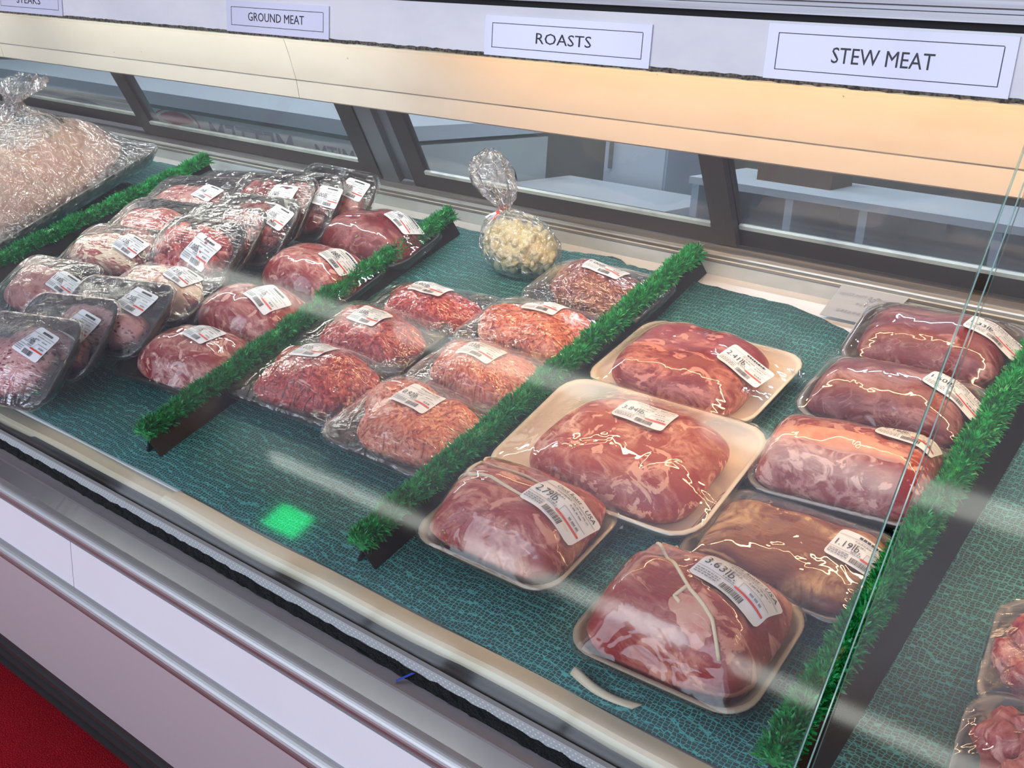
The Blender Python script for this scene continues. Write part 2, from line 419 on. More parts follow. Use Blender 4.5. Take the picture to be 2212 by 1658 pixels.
# front panels with a butt joint
ALLP = [(X0, -2.9), (-2.8985, -1.165), (-1.1635, .5), (.5015, X1)]
b = MB()
for x0, x1 in ALLP: b.box(x0, x1, .3615, .372, .455, .5505)
cpart(b, 'front_panel', M['panel'])
b = MB(); b.box(X0, X1, .3725, .40, .457, .552); cpart(b, 'panel_backing', M['black'])
half_round('lower_bumper_rail', .363, .472, .0135, .9)
b = MB(); b.prism([(.362, .459), (.372, .459), (.512, .108), (.502, .108)], X0, X1); cpart(b, 'lower_panel', M['panel_low'])
b = MB(); b.prism([(.500, .112), (.512, .122), (.56, .10), (.56, 0), (.528, 0), (.524, .012), (.513, .030), (.526, .034), (.526, .042), (.512, .046), (.510, .056), (.524, .062), (.524, .070), (.506, .074), (.504, .086), (.514, .092), (.512, .100), (.500, .104)], X0, X1); cpart(b, 'kick_plate', M['kick'])
b = MB(); b.prism([(.41, .552), (.41, .46), (.55, .105), (1.24, .06), (1.24, .80), (1.22, .80), (.50, .562)], X0 + .01, X1 - .01); cpart(b, 'cabinet_body', M['case_white'])

# front glass: two thin panes meeting in an open joint
gn = Vector((0, -.576, .38)).normalized()
def pane(x0, x1, parent=None):
    t = .0022; bq = MB()
    lo = Vector((0, .4205, .5905)); hi = Vector((0, .8005, 1.1665))
    P = [(lo.y, lo.z), (hi.y, hi.z), (hi.y - gn.y * t * 2, hi.z - gn.z * t * 2), (lo.y - gn.y * t * 2, lo.z - gn.z * t * 2)]
    bq.prism(P, x0, x1); n = len(bq.F)
    # prism faces: 0 front, 1 top, 2 back, 3 bottom, 4,5 ends
    bq.m = [0, 1, 0, 1, 1, 1]
    return cpart(bq, 'front_glass_pane', M['glass'], mats=[M['glass'], M['glass_edge']])
pane(X0 + .02, -.240); pane(-.226, X1)
b = MB()
lo = Vector((0, .4205, .5905)); hi = Vector((0, .8005, 1.1665))
for xx in (-.2385, -.2290):
    bq = []
    for (P, s_) in ((lo, 1), (hi, 1)): bq.append(P)
    b.prism([(lo.y + gn.y*.0012, lo.z + gn.z*.0012), (hi.y + gn.y*.0012, hi.z + gn.z*.0012), (hi.y, hi.z), (lo.y, lo.z)], xx, xx + .0012)
cpart(b, 'joint_seal', M['glass_edge'])

# header strip, its dusty lower edge, black gap and aluminium trim above
b = MB(); b.box(X0, X1, .8000, .815, 1.1690, 1.2250); cpart(b, 'header_strip', M['case_white'])
b = MB(); rng = random.Random(8); n = 900; V = []; F = []
for i in range(n + 1):
    x = X0 + (X1 - X0) * i / n
    for (y, z) in ((.7990, 1.1700), (.7990, 1.1655), (.812, 1.1655), (.812, 1.1700)): V.append((x, y + rng.uniform(-.0006, .0004), z + rng.uniform(-.0007, .0007)))
for i in range(n):
    for j in range(4): F.append((i*4 + j, (i+1)*4 + j, (i+1)*4 + (j+1) % 4, i*4 + (j+1) % 4))
b.add(V, F); cpart(b, 'dusty_edge', M['grime_line'])
b = MB(); b.box(X0, X1, .806, .83, 1.2245, 1.2320); cpart(b, 'shadow_gap', M['black'])
b = MB(); b.prism([(.792, 1.2320), (.792, 1.2395), (.797, 1.2405), (.797, 1.2440), (.789, 1.2450), (.789, 1.315), (.84, 1.315), (.84, 1.232)], X0, X1); cpart(b, 'canopy_trim', M['alu'])
b = MB(); b.prism([(.789, 1.3155), (.789, 1.33), (1.14, 1.33), (1.14, 1.19), (1.125, 1.19), (1.125, 1.3155)], X0, X1); cpart(b, 'canopy_top', M['alu'])
# ivory reflector hood inside, with seam and patches
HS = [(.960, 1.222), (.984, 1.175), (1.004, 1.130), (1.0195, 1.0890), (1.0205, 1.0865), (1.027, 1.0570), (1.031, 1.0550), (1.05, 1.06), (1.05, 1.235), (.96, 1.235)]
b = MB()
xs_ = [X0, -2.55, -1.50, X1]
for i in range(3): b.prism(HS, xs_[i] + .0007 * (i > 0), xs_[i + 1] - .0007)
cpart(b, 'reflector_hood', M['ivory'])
b = MB(); b.prism([(1.0188, 1.0886), (1.0200, 1.0886), (1.0200, 1.0874), (1.0188, 1.0874)], X0, X1)
cpart(b, 'hood_seam', M['grime'])
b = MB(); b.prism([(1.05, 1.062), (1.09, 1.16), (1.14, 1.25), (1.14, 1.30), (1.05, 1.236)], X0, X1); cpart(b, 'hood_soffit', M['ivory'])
# lamps hidden behind the header
def lamp(x0, x1, mat, y=.826, z=1.190):
    b = MB(); b.tube([(x0, y, z), ((x0 + x1) / 2, y, z), (x1, y, z)], .006, 12)
    return cpart(b, 'lamp_tube', mat, smooth=True)
M['warm'] = emis('warm_tube', (1., .62, .33), 76.)
M['cool'] = emis('cool_tube', (1., .99, .90), 66.)
lamp(-1.10, .95, M['warm']); lamp(-2.30, -1.20, M['cool']); lamp(-3.7, -2.42, M['cool'])

# rear track, coaming and sliding doors
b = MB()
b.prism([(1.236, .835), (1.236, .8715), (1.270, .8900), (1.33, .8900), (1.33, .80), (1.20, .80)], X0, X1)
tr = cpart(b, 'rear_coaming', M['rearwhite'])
b = MB()
b.prism([(1.2352, .8690), (1.2335, .8705), (1.2335, .8745), (1.2400, .8765), (1.2500, .8780), (1.2520, .8830), (1.2680, .8900), (1.345, .8920), (1.345, .865)], X0, X1)
cpart(b, 'door_track', M['track'])
b = MB()
b.prism([(1.2328, .8742), (1.2328, .8753), (1.2352, .8757), (1.2352, .8745)], X0, X1)
cpart(b, 'track_edge', M['railhl'])
LEAN = math.radians(31)
def rp(x, s, off=0.):        # point on the leaning door plane; s = distance up the slope
    return Vector((x, 1.270 + off * math.cos(LEAN) - s * math.sin(LEAN), .8915 + s * math.cos(LEAN) + off * math.sin(LEAN)))
def slab(b, x0, x1, s0, s1, o0, o1, mi=0):
    V = [rp(x0, s0, o0), rp(x1, s0, o0), rp(x1, s0, o1), rp(x0, s0, o1), rp(x0, s1, o0), rp(x1, s1, o0), rp(x1, s1, o1), rp(x0, s1, o1)]
    b.add(V, [(0,3,2,1),(4,5,6,7),(0,1,5,4),(1,2,6,5),(2,3,7,6),(3,0,4,7)], mi)
def door(x0, x1, off, sw0, sw1, base=.0, lip=True):
    b = MB()
    slab(b, x0, x1, base, base + .034, off, off + .014); slab(b, x0, x1, .455, .475, off, off + .014)
    slab(b, x0, x0 + sw0, base + .034, .455, off, off + .014); slab(b, x1 - sw1, x1, base + .034, .455, off, off + .014)
    fr = cpart(b, 'rear_door', M['brown'])
    g = MB(); slab(g, x0 + sw0, x1 - sw1, base + .034, .455, off + .006, off + .008)
    o = g.build('door_glass', M['glass_rear']); o.parent = fr
    g = MB(); slab(g, x0 + sw0, x1 - sw1, base + .034, base + .041, off - .002, off + .004)
    o = g.build('glass_lip', M['railhl']); o.parent = fr
    return fr
door(-1.442, -.742, 0., .042, .040)
door(-.782, .35, .020, .038, .04, -.012)
door(-2.36, -1.536, 0., .05, .048)
door(-3.3, -2.33, .020, .04, .04)
door(-4.4, -3.31, 0., .04, .04)
b = MB(); slab(b, -1.538, -1.490, -.004, .47, .004, .03); slab(b, -1.49, -1.44, -.004, .47, .018, .04)
cpart(b, 'centre_post', M['greypost'])

# ---------------------------------------------------------------- green liner
b = MB(); nx, ny = 150, 12; V = []; F = []
rng = random.Random(2)
edge_pts = [(-5, 1.27), (-2.2, 1.27), (-1.45, 1.262), (-1.33, 1.272), (-1.22, 1.268), (-1.13, 1.255), (-1.0, 1.272), (-.93, 1.283), (-.89, 1.262), (-.80, 1.258), (-.70, 1.248), (-.60, 1.247), (-.53, 1.225), (-.47, 1.20), (-.40, 1.19), (-.3, 1.215), (-.1, 1.24), (1, 1.25)]
def back_edge(x):
    for (xa, ya), (xb, yb) in zip(edge_pts, edge_pts[1:]):
        if xa <= x <= xb: return ya + (yb - ya) * (x - xa) / (xb - xa)
    return 1.25
for i in range(nx * 3 + 1):
    x = -3.6 + 4.4 * i / (nx * 3)
    for j in range(ny + 1):
        y1 = back_edge(x) + rng.uniform(-.0018, .0018); y0 = .5045
        y = y0 + (y1 - y0) * j / ny
        z = .0012 + .0009 * math.sin(x * 14 + y * 9) + .0009 + (.004 * max(0, (j - 10) / 2) if x > -.9 else 0)
        V.append(dk(x, y, z))
for i in range(nx * 3):
    for j in range(ny): F.append((i*(ny+1) + j, (i+1)*(ny+1) + j, (i+1)*(ny+1) + j + 1, i*(ny+1) + j + 1))
liner = mesh_obj('shelf_liner', V, F, M['liner'], smooth=True)
liner.modifiers.new('thick', 'SOLIDIFY').thickness = .0012
tag(liner, 'dark green perforated plastic liner covering the sloping deck under the meat packs', 'liner')

# ---------------------------------------------------------------- parsley dividers
def divider(x_near, y_near, x_far, y_far, label, seed, hs=1.0, wide=.026):
    d0 = Vector((x_near, y_near, 0)); d1 = Vector((x_far, y_far, 0)); ln = (d1 - d0).length
    ang = math.atan2(d1.y - d0.y, d1.x - d0.x)
    root = empty('parsley_divider', DECK @ Matrix.Translation(d0 + Vector((0, 0, .003))) @ Matrix.Rotation(ang, 4, 'Z'))
    tag(root, label, 'divider', 'green parsley dividers across the deck')
    # local x along the divider, local y to its left (towards -X of the case)
    b = MB(); w = wide
    for (u0, u1) in ((0, ln),):
        b.add([(u0, -w*.62, 0), (u1, -w*.62, 0), (u1, -.004, .024*hs), (u0, -.004, .024*hs),
               (u0, -w*.62 + .003, 0), (u1, -w*.62 + .003, 0), (u1, 0, .024*hs), (u0, 0, .024*hs),],
              [(0, 1, 2, 3), (4, 7, 6, 5), (0, 3, 7, 4), (1, 5, 6, 2), (3, 2, 6, 7)])
        b.add([(u0, .014, 0), (u1, .014, 0), (u1, 0, .024*hs), (u0, 0, .024*hs), (u0, .011, 0), (u1, .011, 0), (u1, -.003, .024*hs), (u0, -.003, .024*hs)],
              [(0, 3, 2, 1), (4, 5, 6, 7), (0, 4, 7, 3), (1, 2, 6, 5), (0, 1, 5, 4)])
    b.build('divider_base', M['stripbase'], root)
    b = MB(); b.tube([(.006, -w*.30, .0095), (.006, -w*.30 - .0012, .0102)], .0016, 8); b.build('rivet', M['dotw'], root)
    rng = random.Random(seed); V = []; F = []
    n = int(ln * 21000)
    for i in range(n):
        u = rng.uniform(-.003, ln + .003)
        wob = .003 * math.sin(u * 60 + seed) + .002 * math.sin(u * 137)
        th = rng.uniform(-.5, PI + .5)
        lean = rng.uniform(-.9, .9)
        r0 = rng.uniform(.002, .010)
        base = Vector((u, .001 + r0 * 1.15 * math.cos(th), .022*hs + .012 + wob * .6 + r0 * 1.2 * math.sin(th)))
        dr = Vector((lean * .7, math.cos(th) * 1.0, math.sin(th) * 1.0 + .15)).normalized()
        l1 = rng.uniform(.005, .0125)
        sd = dr.cross(Vector((rng.uniform(-1, 1), rng.uniform(-1, 1), rng.uniform(-1, 1)))).normalized()
        up2 = dr.cross(sd)
        wd = rng.uniform(.0006, .0014)
        p1 = base + dr * l1 * .55 + up2 * rng.uniform(-.0015, .0015); p2 = base + dr * l1 + up2 * rng.uniform(-.003, .003)
        k = len(V)
        V += [base - sd * wd * .5, base + sd * wd * .5, p1 + sd * wd, p1 - sd * wd, p2 + sd * wd * .35, p2 - sd * wd * .35]
        F += [(k, k+1, k+2, k+3), (k+3, k+2, k+4, k+5)]
    # solid core
    m = len(V); K = 8; seg = 40
    for i in range(seg + 1):
        u = ln * i / seg
        for j in range(K):
            q = 2 * PI * j / K
            V.append(Vector((u, .001 + .009 * math.cos(q), .022*hs + .012 + .013 * math.sin(q))))
    for i in range(seg):
        for j in range(K): F.append((m + i*K + j, m + i*K + (j+1) % K, m + (i+1)*K + (j+1) % K, m + (i+1)*K + j))
    F.append(tuple(m + j for j in range(K))); F.append(tuple(m + seg*K + j for j in range(K)))
    o = mesh_obj('fringe', V, F, M['fringe'], root)
    return root
divider(-1.984, .60, -2.002, 1.262, 'green parsley divider left of the marbled and speckled packs, furthest left', 1)
divider(-1.198, .535, -1.232, .905, 'front piece of the green parsley divider left of the minced beef trays', 2)
divider(-1.246, .915, -1.262, 1.245, 'rear piece of green parsley divider, beside the dark maroon pack', 3)
divider(-.772, .528, -.782, 1.290, 'green parsley divider between the minced meat and the roasts, full deck depth', 4)
divider(-.259, .512, -.262, 1.245, 'green parsley divider right of the stacked roasts, under the glass joint', 5, 1.15, .05)

# ---------------------------------------------------------------- packs
def rrect(t, a, b, r):
    """boundary point of a rounded rectangle, half sizes a,b, radius r, at angle t"""
    c, s = math.cos(t) * a, math.sin(t) * b
    r = min(r, .98 * min(a, b)); C, S = abs(c), abs(s)
    k = min(a / max(C, 1e-9), b / max(S, 1e-9))
    if C * k > a - r and S * k > b - r:          # ray meets the corner arc
        ox, oy = a - r, b - r; A = C * C + S * S; B = C * ox + S * oy; Q = ox * ox + oy * oy - r * r
        k = (B + math.sqrt(max(B * B - A * Q, 0))) / A
    return c * k, s * k
class Field:
    def __init__(s, seed):
        r = random.Random(seed); s.w = []
        for sc, am in ((45, 1.), (90, .55), (170, .3)):
            for _ in range(4):
                a = r.uniform(0, 2 * PI); s.w.append((sc * r.uniform(.7, 1.3) * math.cos(a), sc * r.uniform(.7, 1.3) * math.sin(a), r.uniform(0, 6.28), am / 4))
    def __call__(s, x, y): return sum(a * np.sin(kx * x + ky * y + p) for kx, ky, p, a in s.w)

def pack(name, pos, LW, rz, pitch, spec, label, cat, group, labels, seed):
    Ln, Wd = LW; a, b_ = Ln / 2, Wd / 2
    x, y, z = pos
    d = spec.get('d', .024)
    root = empty(name, DECK @ Matrix.Translation((x, y, z)) @ Matrix.Rotation(rad(pitch), 4, 'X') @ Matrix.Rotation(rad(rz), 4, 'Z') @ Matrix.Rotation(rad(spec.get('roll', 0)), 4, 'Y'))
    tag(root, label, cat, group)
    cr = spec.get('cr', .034)
    K = 72
    ang = [2 * PI * i / K for i in range(K)]
    # --- tray
    rings = []   # (scale inset, z)
    for ins, zz in ((.020, -d), (.017, -d), (.003, -.003), (0, -.0005), (.0005, .0008), (.0045, .0008), (.0065, -.003), (.020, -d + .003), (.045, -d + .003)):
        rings.append([(*rrect(t, a - ins, b_ - ins, cr), zz) for t in ang])
    V = [p for r in rings for p in r]; F = []
    for i in range(len(rings) - 1):
        for j in range(K): F.append((i*K + j, i*K + (j+1) % K, (i+1)*K + (j+1) % K, (i+1)*K + j))
    F.append(tuple(range(K - 1, -1, -1))); F.append(tuple((len(rings)-1)*K + j for j in range(K)))
    mesh_obj('tray', V, F, M[spec.get('tray', 'foam_black')], root, True)
    # --- meat height field
    ma, mb_ = spec.get('m', (.86, .84)); ma *= a - .006; mb_ *= b_ - .006
    ou, ov = spec.get('o', (0, 0)); h = spec['h'] ; pz = spec.get('pz', 2.6); qz = spec.get('qz', 2.2); po = spec.get('po', 2.6)
    fld = Field(seed); amp = spec.get('amp', .003); wob = spec.get('wob', .05)
    grooves = spec.get('grooves', []); base = -d + .0035
    rr_ = random.Random(seed * 7 + 1); ph = [rr_.uniform(0, 6.28) for _ in range(4)]
    def rho(u, v):
        U = (u - ou); W = (v - ov); t = np.arctan2(W / mb_, U / ma)
        r = (np.abs(U / ma) ** po + np.abs(W / mb_) ** po) ** (1 / po)
        return r / (1 + wob * (np.sin(2 * t + ph[0]) * .5 + np.sin(3 * t + ph[1]) * .6 + np.sin(5 * t + ph[2]) * .4))
    skew = spec.get('skew', (0, 0))
    def height(u, v):
        r = rho(u, v); k = np.clip(1 - np.clip(r, 0, 1) ** pz, 0, 1) ** (1 / qz)
        if 'cyl' in spec:
            c1_, c2_ = spec['cyl']
            k = np.clip(1 - np.abs(np.clip((v - ov) / mb_, -1, 1)) ** c2_, 0, 1) ** .5 * np.clip(1 - np.abs(np.clip((u - ou) / ma, -1, 1)) ** c1_, 0, 1) ** .42 * (r < 1)
        top = (h + d) * (1 + skew[0] * (u - ou) / ma + skew[1] * (v - ov) / mb_)
        for (nu, nv, off, wdt, dep) in grooves:
            top = top - dep * np.exp(-((nu * u + nv * v - off) / wdt) ** 2)
        zz = base + top * k + amp * fld(u, v) * np.clip(k * 1.5, 0, 1)
        return np.where(r < 1, zz, base)
    kind = spec.get('kind', 'mound'); mat = M[spec['mat']]
    V = []; F = []
    nr = 30 if kind == 'mound' else 34
    for i in range(nr + 1):
        r = math.sin(i / nr * PI / 2) ** .9
        for j in range(96):
            t = 2 * PI * j / 96
            c, s_ = math.cos(t), math.sin(t)
            kk = (abs(c / ma) ** po + abs(s_ / mb_) ** po) ** (-1 / po)
            tt = math.atan2(s_ * kk / mb_, c * kk / ma)
            wb = 1 + wob * (math.sin(2 * tt + ph[0]) * .5 + math.sin(3 * tt + ph[1]) * .6 + math.sin(5 * tt + ph[2]) * .4)
            V.append((ou + c * kk * wb * r, ov + s_ * kk * wb * r))
    P = np.array(V); Z = height(P[:, 0], P[:, 1]); Z[-96:] = base
    # bulge steep sides outward a little so they read as soft meat
    sq = 1 - .15 * np.clip(-Z / d, 0, 1)
    V = [(P[i, 0] * sq[i], P[i, 1] * sq[i], Z[i]) for i in range(len(P))]
    for i in range(nr):
        for j in range(96): F.append((i*96 + j, (i+1)*96 + j, (i+1)*96 + (j+1) % 96, i*96 + (j+1) % 96))
    F.append(tuple(nr*96 + j for j in range(95, -1, -1)))
    mb = MB(); 
    if kind == 'chunks':
        V = [(v[0], v[1], base + (v[2] - base) * .72) for v in V]
    mb.add(V, F)
    rng = random.Random(seed * 13 + 5)
    def H(u, v): return float(height(np.array([u]), np.array([v]))[0])
    if kind == 'strands':
        for _ in range(spec.get('n', 330)):
            r = math.sqrt(rng.random()) * .97; t = rng.uniform(0, 2 * PI)
            u, v = ou + ma * r * math.cos(t), ov + mb_ * r * math.sin(t)
            if float(rho(np.array([u]), np.array([v]))[0]) > .985: continue
            dr = rng.gauss(spec.get('sdir', 0), .9); ln = rng.uniform(.010, .026); pts = []; lift = rng.uniform(-.0004, .0016)
            curl = rng.uniform(-50, 50)
            for k in range(7):
                zz = max(H(u, v), base + .002)
                pts.append((u, v, zz + lift)); u += math.cos(dr) * ln / 6; v += math.sin(dr) * ln / 6; dr += curl * ln / 6
            ok = float(rho(np.array([u]), np.array([v]))[0]) < 1.03
            R = rng.uniform(.0014, .0022)
            if ok: mb.tube(pts, [R * .6, R, R, R, R, R, R * .6], 6)
    if kind == 'chunks':
        cs = spec.get('cs', .017); px = []
        for _ in range(spec.get('n', 46)):
            r = math.sqrt(rng.random()) * .93; t = rng.uniform(0, 2 * PI)
            u, v = ou + ma * r * math.cos(t), ov + mb_ * r * math.sin(t)
            s3 = [cs * rng.uniform(.55, .85) for _ in range(3)]
            Rm = Euler((rng.uniform(0, 3), rng.uniform(0, 3), rng.uniform(0, 3))).to_matrix()
            c = Vector((u, v, H(u, v) - s3[2] * .35))
            VV = []; FF = []; n1 = 8; n2 = 6
            for ii in range(n2 + 1):
                la = -PI/2 + PI * ii / n2
                for jj in range(n1):
                    lo_ = 2 * PI * jj / n1 + .39
                    q = Vector((math.cos(la) * math.cos(lo_), math.cos(la) * math.sin(lo_), math.sin(la)))
                    q = Vector([math.copysign(abs(w) ** .55, w) for w in q])
                    q = Vector((q.x * s3[0], q.y * s3[1], q.z * s3[2])) * rng.uniform(.9, 1.08)
                    VV.append(Rm @ q + c)
            for ii in range(n2):
                for jj in range(n1): FF.append((ii*n1 + jj, ii*n1 + (jj+1) % n1, (ii+1)*n1 + (jj+1) % n1, (ii+1)*n1 + jj))
            mb.add(VV, FF)
    mb.build(spec.get('part', 'meat'), mat, root, True)
    # extra coloured patches lying in the surface (fat caps)
    for (pu, pv, pa, pb, prot, pm, pn) in spec.get('caps', []):
        V = []; F = []; n1 = 36; n2 = 8
        cs_, sn = math.cos(prot), math.sin(prot)
        for i in range(n2 + 1):
            for j in range(n1):
                t = 2 * PI * j / n1; r = i / n2 * (1 + .16 * math.sin(3 * t + seed) + .09 * math.sin(7 * t + seed * 2) + .06 * math.sin(13 * t))
                uu, vv = pa * r * math.cos(t), pb * r * math.sin(t)
                U, W = pu + uu * cs_ - vv * sn, pv + uu * sn + vv * cs_
                V.append((U, W, H(U, W) + (.0016 if i < n2 else -.001)))
        for i in range(n2):
            for j in range(n1): F.append((i*n1 + j, (i+1)*n1 + j, (i+1)*n1 + (j+1) % n1, i*n1 + (j+1) % n1))
        tag(mesh_obj(pn, V, F, M[pm], root, True))
    # --- twine
    for pts in spec.get('twine', []):
        P2 = []
        for (u0, v0), (u1, v1) in zip(pts, pts[1:]):
            for k in range(10): P2.append((u0 + (u1 - u0) * k / 10, v0 + (v1 - v0) * k / 10))
        P2.append(pts[-1])
        tb = MB(); tb.tube([(u, v, max(H(u, v), base) + .0014) for u, v in P2], .0019, 8); tb.build('twine', M['twine'], root, True)
    # --- film, stretched over rim and meat
    GX, GY = 56, 44; ea, eb = a + .0015, b_ + .0015
    gx = np.linspace(-ea, ea, GX); gy = np.linspace(-eb, eb, GY); UU, VV_ = np.meshgrid(gx, gy)
    qx = np.maximum(np.abs(UU) - (ea - cr), 0); qy = np.maximum(np.abs(VV_) - (eb - cr), 0)
    inside = (np.sqrt(qx * qx + qy * qy) < cr * .97) & (np.abs(UU) < ea * .985) & (np.abs(VV_) < eb * .985)
    obs = height(UU, VV_) + (.0045 if kind != 'mound' else .0022) + (.003 if kind == 'chunks' else 0)
    obs = np.where(rho(UU, VV_) < .995, obs, -1.)
    film = np.where(inside, np.maximum(obs, .0025), .0025)
    wx, wy = 1 / (gx[1] - gx[0]) ** 2, 1 / (gy[1] - gy[0]) ** 2
    for _ in range(420):
        nb = film.copy()
        nb[1:-1, 1:-1] = (wx * (film[1:-1, 2:] + film[1:-1, :-2]) + wy * (film[2:, 1:-1] + film[:-2, 1:-1])) / (2 * wx + 2 * wy)
        film = np.where(inside, np.maximum(nb, obs), .0025)
    def Fz(u, v):
        fx = min(max((u + ea) / (2 * ea) * (GX - 1), 0), GX - 1.001); fy = min(max((v + eb) / (2 * eb) * (GY - 1), 0), GY - 1.001)
        i, j = int(fx), int(fy); p, q = fx - i, fy - j
        return float(film[j, i] * (1-p) * (1-q) + film[j, i+1] * p * (1-q) + film[j+1, i] * (1-p) * q + film[j+1, i+1] * p * q)
    V = [(0, 0, Fz(0, 0))]; F = []; nr = 26; K2 = 84
    fr_ = random.Random(seed + 99)
    for i in range(1, nr + 1):
        for j in range(K2):
            t = 2 * PI * j / K2; px_, py_ = rrect(t, ea, eb, cr); s_ = i / nr
            V.append((px_ * s_, py_ * s_, Fz(px_ * s_, py_ * s_) if i < nr else .0018))
    for ins, zz in ((-.0015, -.004), (.008, -d * .55), (.0165, -d - .001), (.03, -d - .0012)):
        for j in range(K2):
            t = 2 * PI * j / K2; px_, py_ = rrect(t, ea - ins, eb - ins, cr); jit = fr_.uniform(-.0012, .0012) * (zz > -d * .9)
            V.append((px_ * (1 + jit * 6), py_ * (1 + jit * 6), zz + jit))
    for j in range(K2): F.append((0, 1 + j, 1 + (j+1) % K2))
    for i in range(nr - 1 + 4):
        for j in range(K2): F.append((1 + i*K2 + j, 1 + (i+1)*K2 + j, 1 + (i+1)*K2 + (j+1) % K2, 1 + i*K2 + (j+1) % K2))
    # loose pinched corners of film
    for (cu, cv, du, dv, ll) in spec.get('ears', []):
        k = len(V); m_ = 7
        for i in range(m_ + 1):
            for j in range(3):
                w = (1 - i / m_) * .016
                V.append((cu + du * ll * i / m_ - dv * w * (j - 1) + fr_.uniform(-.001, .001), cv + dv * ll * i / m_ + du * w * (j - 1) + fr_.uniform(-.001, .001), .002 + .004 * math.sin(i * 1.3 + j * 2) + (j == 1) * .004 - .01 * i / m_))
        for i in range(m_):
            for j in range(2): F.append((k + i*3 + j, k + (i+1)*3 + j, k + (i+1)*3 + j + 1, k + i*3 + j + 1))
    mesh_obj('film', V, F, M[spec.get('film', 'film')], root, True)
    # --- label
    if labels:
        lu, lv, lw, lh, lr, title, wt, price = labels
        lr = rad(lr); cs_, sn = math.cos(lr), math.sin(lr)
        cen = Fz(lu, lv)
        def lp(eps):
            def f(p, q):            # p,q in 0..1 on the label
                U, W = (p - .5) * lw, (q - .5) * lh
                X, Y = lu + U * cs_ - W * sn, lv + U * sn + W * cs_
                cl = lambda w_, l_: max(-l_, min(l_, w_))
                return (X, Y, Fz(cl(X, a), cl(Y, b_)) + eps)
            return f
        f = lp(.0012); nxl, nyl = 14, 10; V = []; F = []
        for i in range(nxl + 1):
            for j in range(nyl + 1):
                p, q = i / nxl, j / nyl
                # rounded corners
                cpx, cpy = abs(p - .5) * lw, abs(q - .5) * lh; R = .004
                if cpx > lw/2 - R and cpy > lh/2 - R:
                    dx, dy = cpx - (lw/2 - R), cpy - (lh/2 - R); dd = math.hypot(dx, dy)
                    if dd > R: cpx, cpy = lw/2 - R + dx * R / dd, lh/2 - R + dy * R / dd
                    p, q = .5 + math.copysign(cpx / lw, p - .5), .5 + math.copysign(cpy / lh, q - .5)
                V.append(f(p, q))
        for i in range(nxl):
            for j in range(nyl): F.append((i*(nyl+1) + j, (i+1)*(nyl+1) + j, (i+1)*(nyl+1) + j + 1, i*(nyl+1) + j + 1))
        lab = mesh_obj('label', V, F, M['label'], root, True)
        f = lp(.0021); pb = MB()
        def strip(p0, p1, q0, q1, mi, seg=6):
            for k in range(seg):
                a_, b2 = p0 + (p1 - p0) * k / seg, p0 + (p1 - p0) * (k + 1) / seg
                pb.add([f(a_, q0), f(b2, q0), f(b2, q1), f(a_, q1)], [(0, 1, 2, 3)], mi)
        lnw = .012
        strip(.03, .99, .78, .78 + lnw, 1, 10); strip(.02, .60, .30, .30 + lnw, 1, 8); strip(.62, .98, .50, .50 + lnw, 1, 4)
        for k in range(4):
            pb.add([f(.62, .3 + .05 * k), f(.626, .3 + .05 * k), f(.626, .35 + .05 * k), f(.62, .35 + .05 * k)], [(0, 1, 2, 3)], 1)
        lr2 = random.Random(seed + 3)
        def words(p0, p1, q, hh, mi=1):
            p = p0
            while p < p1:
                w = lr2.uniform(.02, .06); strip(p, min(p + w, p1), q, q + hh, mi, 1); p += w + .014
        words(.34, .62, .70, .028); words(.66, .92, .70, .02)
        words(.36, .56, .60, .03); words(.66, .86, .60, .03); words(.38, .56, .34, .03)
        for q_ in (.22, .16, .10): words(.04, .40, q_, .028)
        p = .45
        while p < .76:
            w = lr2.choice((.006, .006, .011)); strip(p, p + w, .06, .22, 0, 1); p += w + lr2.choice((.005, .006, .010))
        strip(.58, .98, .275, .325, 2, 6)
        words(.76, .92, .38, .05)
        g2 = lambda X, Y: f(X, Y)
        if not title: words(.36, .80, .85, .07, 0)
        else: put_text(pb, title, .58, .885, min(.72, .043 * len(title)), .11, g2, 0)
        put_text(pb, wt, .30, .50, .46, .20, g2, 0)
        o = pb.build('label_print', M['ink'], lab, False, [M['ink'], M['inkgrey'], M['red_ink']])
    return root

BEEFG, TURK = 'trays of minced beef', 'trays of minced turkey'
def mince(mat, h=.026, **k):
    s = dict(kind='strands', mat=mat, h=h, m=(.88, .83), pz=3.2, qz=2.0, amp=.0062, wob=.12, po=3.0, n=430, part='mince', tray='foam_black'); s.update(k); return s
def roast(mat, h, **k):
    s = dict(kind='mound', mat=mat, h=h, m=(.93, .92), po=3.0, pz=3.0, qz=2.1, amp=.004, wob=.04, part='roast', film='film_tight'); s.update(k); return s
def steak(mat, h, **k):
    s = dict(kind='mound', mat=mat, h=h, m=(.88, .80), pz=3.6, qz=2.0, amp=.004, wob=.08, part='cut'); s.update(k); return s
def stew(mat, h=.012, **k):
    s = dict(kind='chunks', mat=mat, h=h, m=(.86, .80), pz=3.4, qz=2.2, amp=.003, wob=.06, part='cubes', n=60, cs=.014); s.update(k); return s

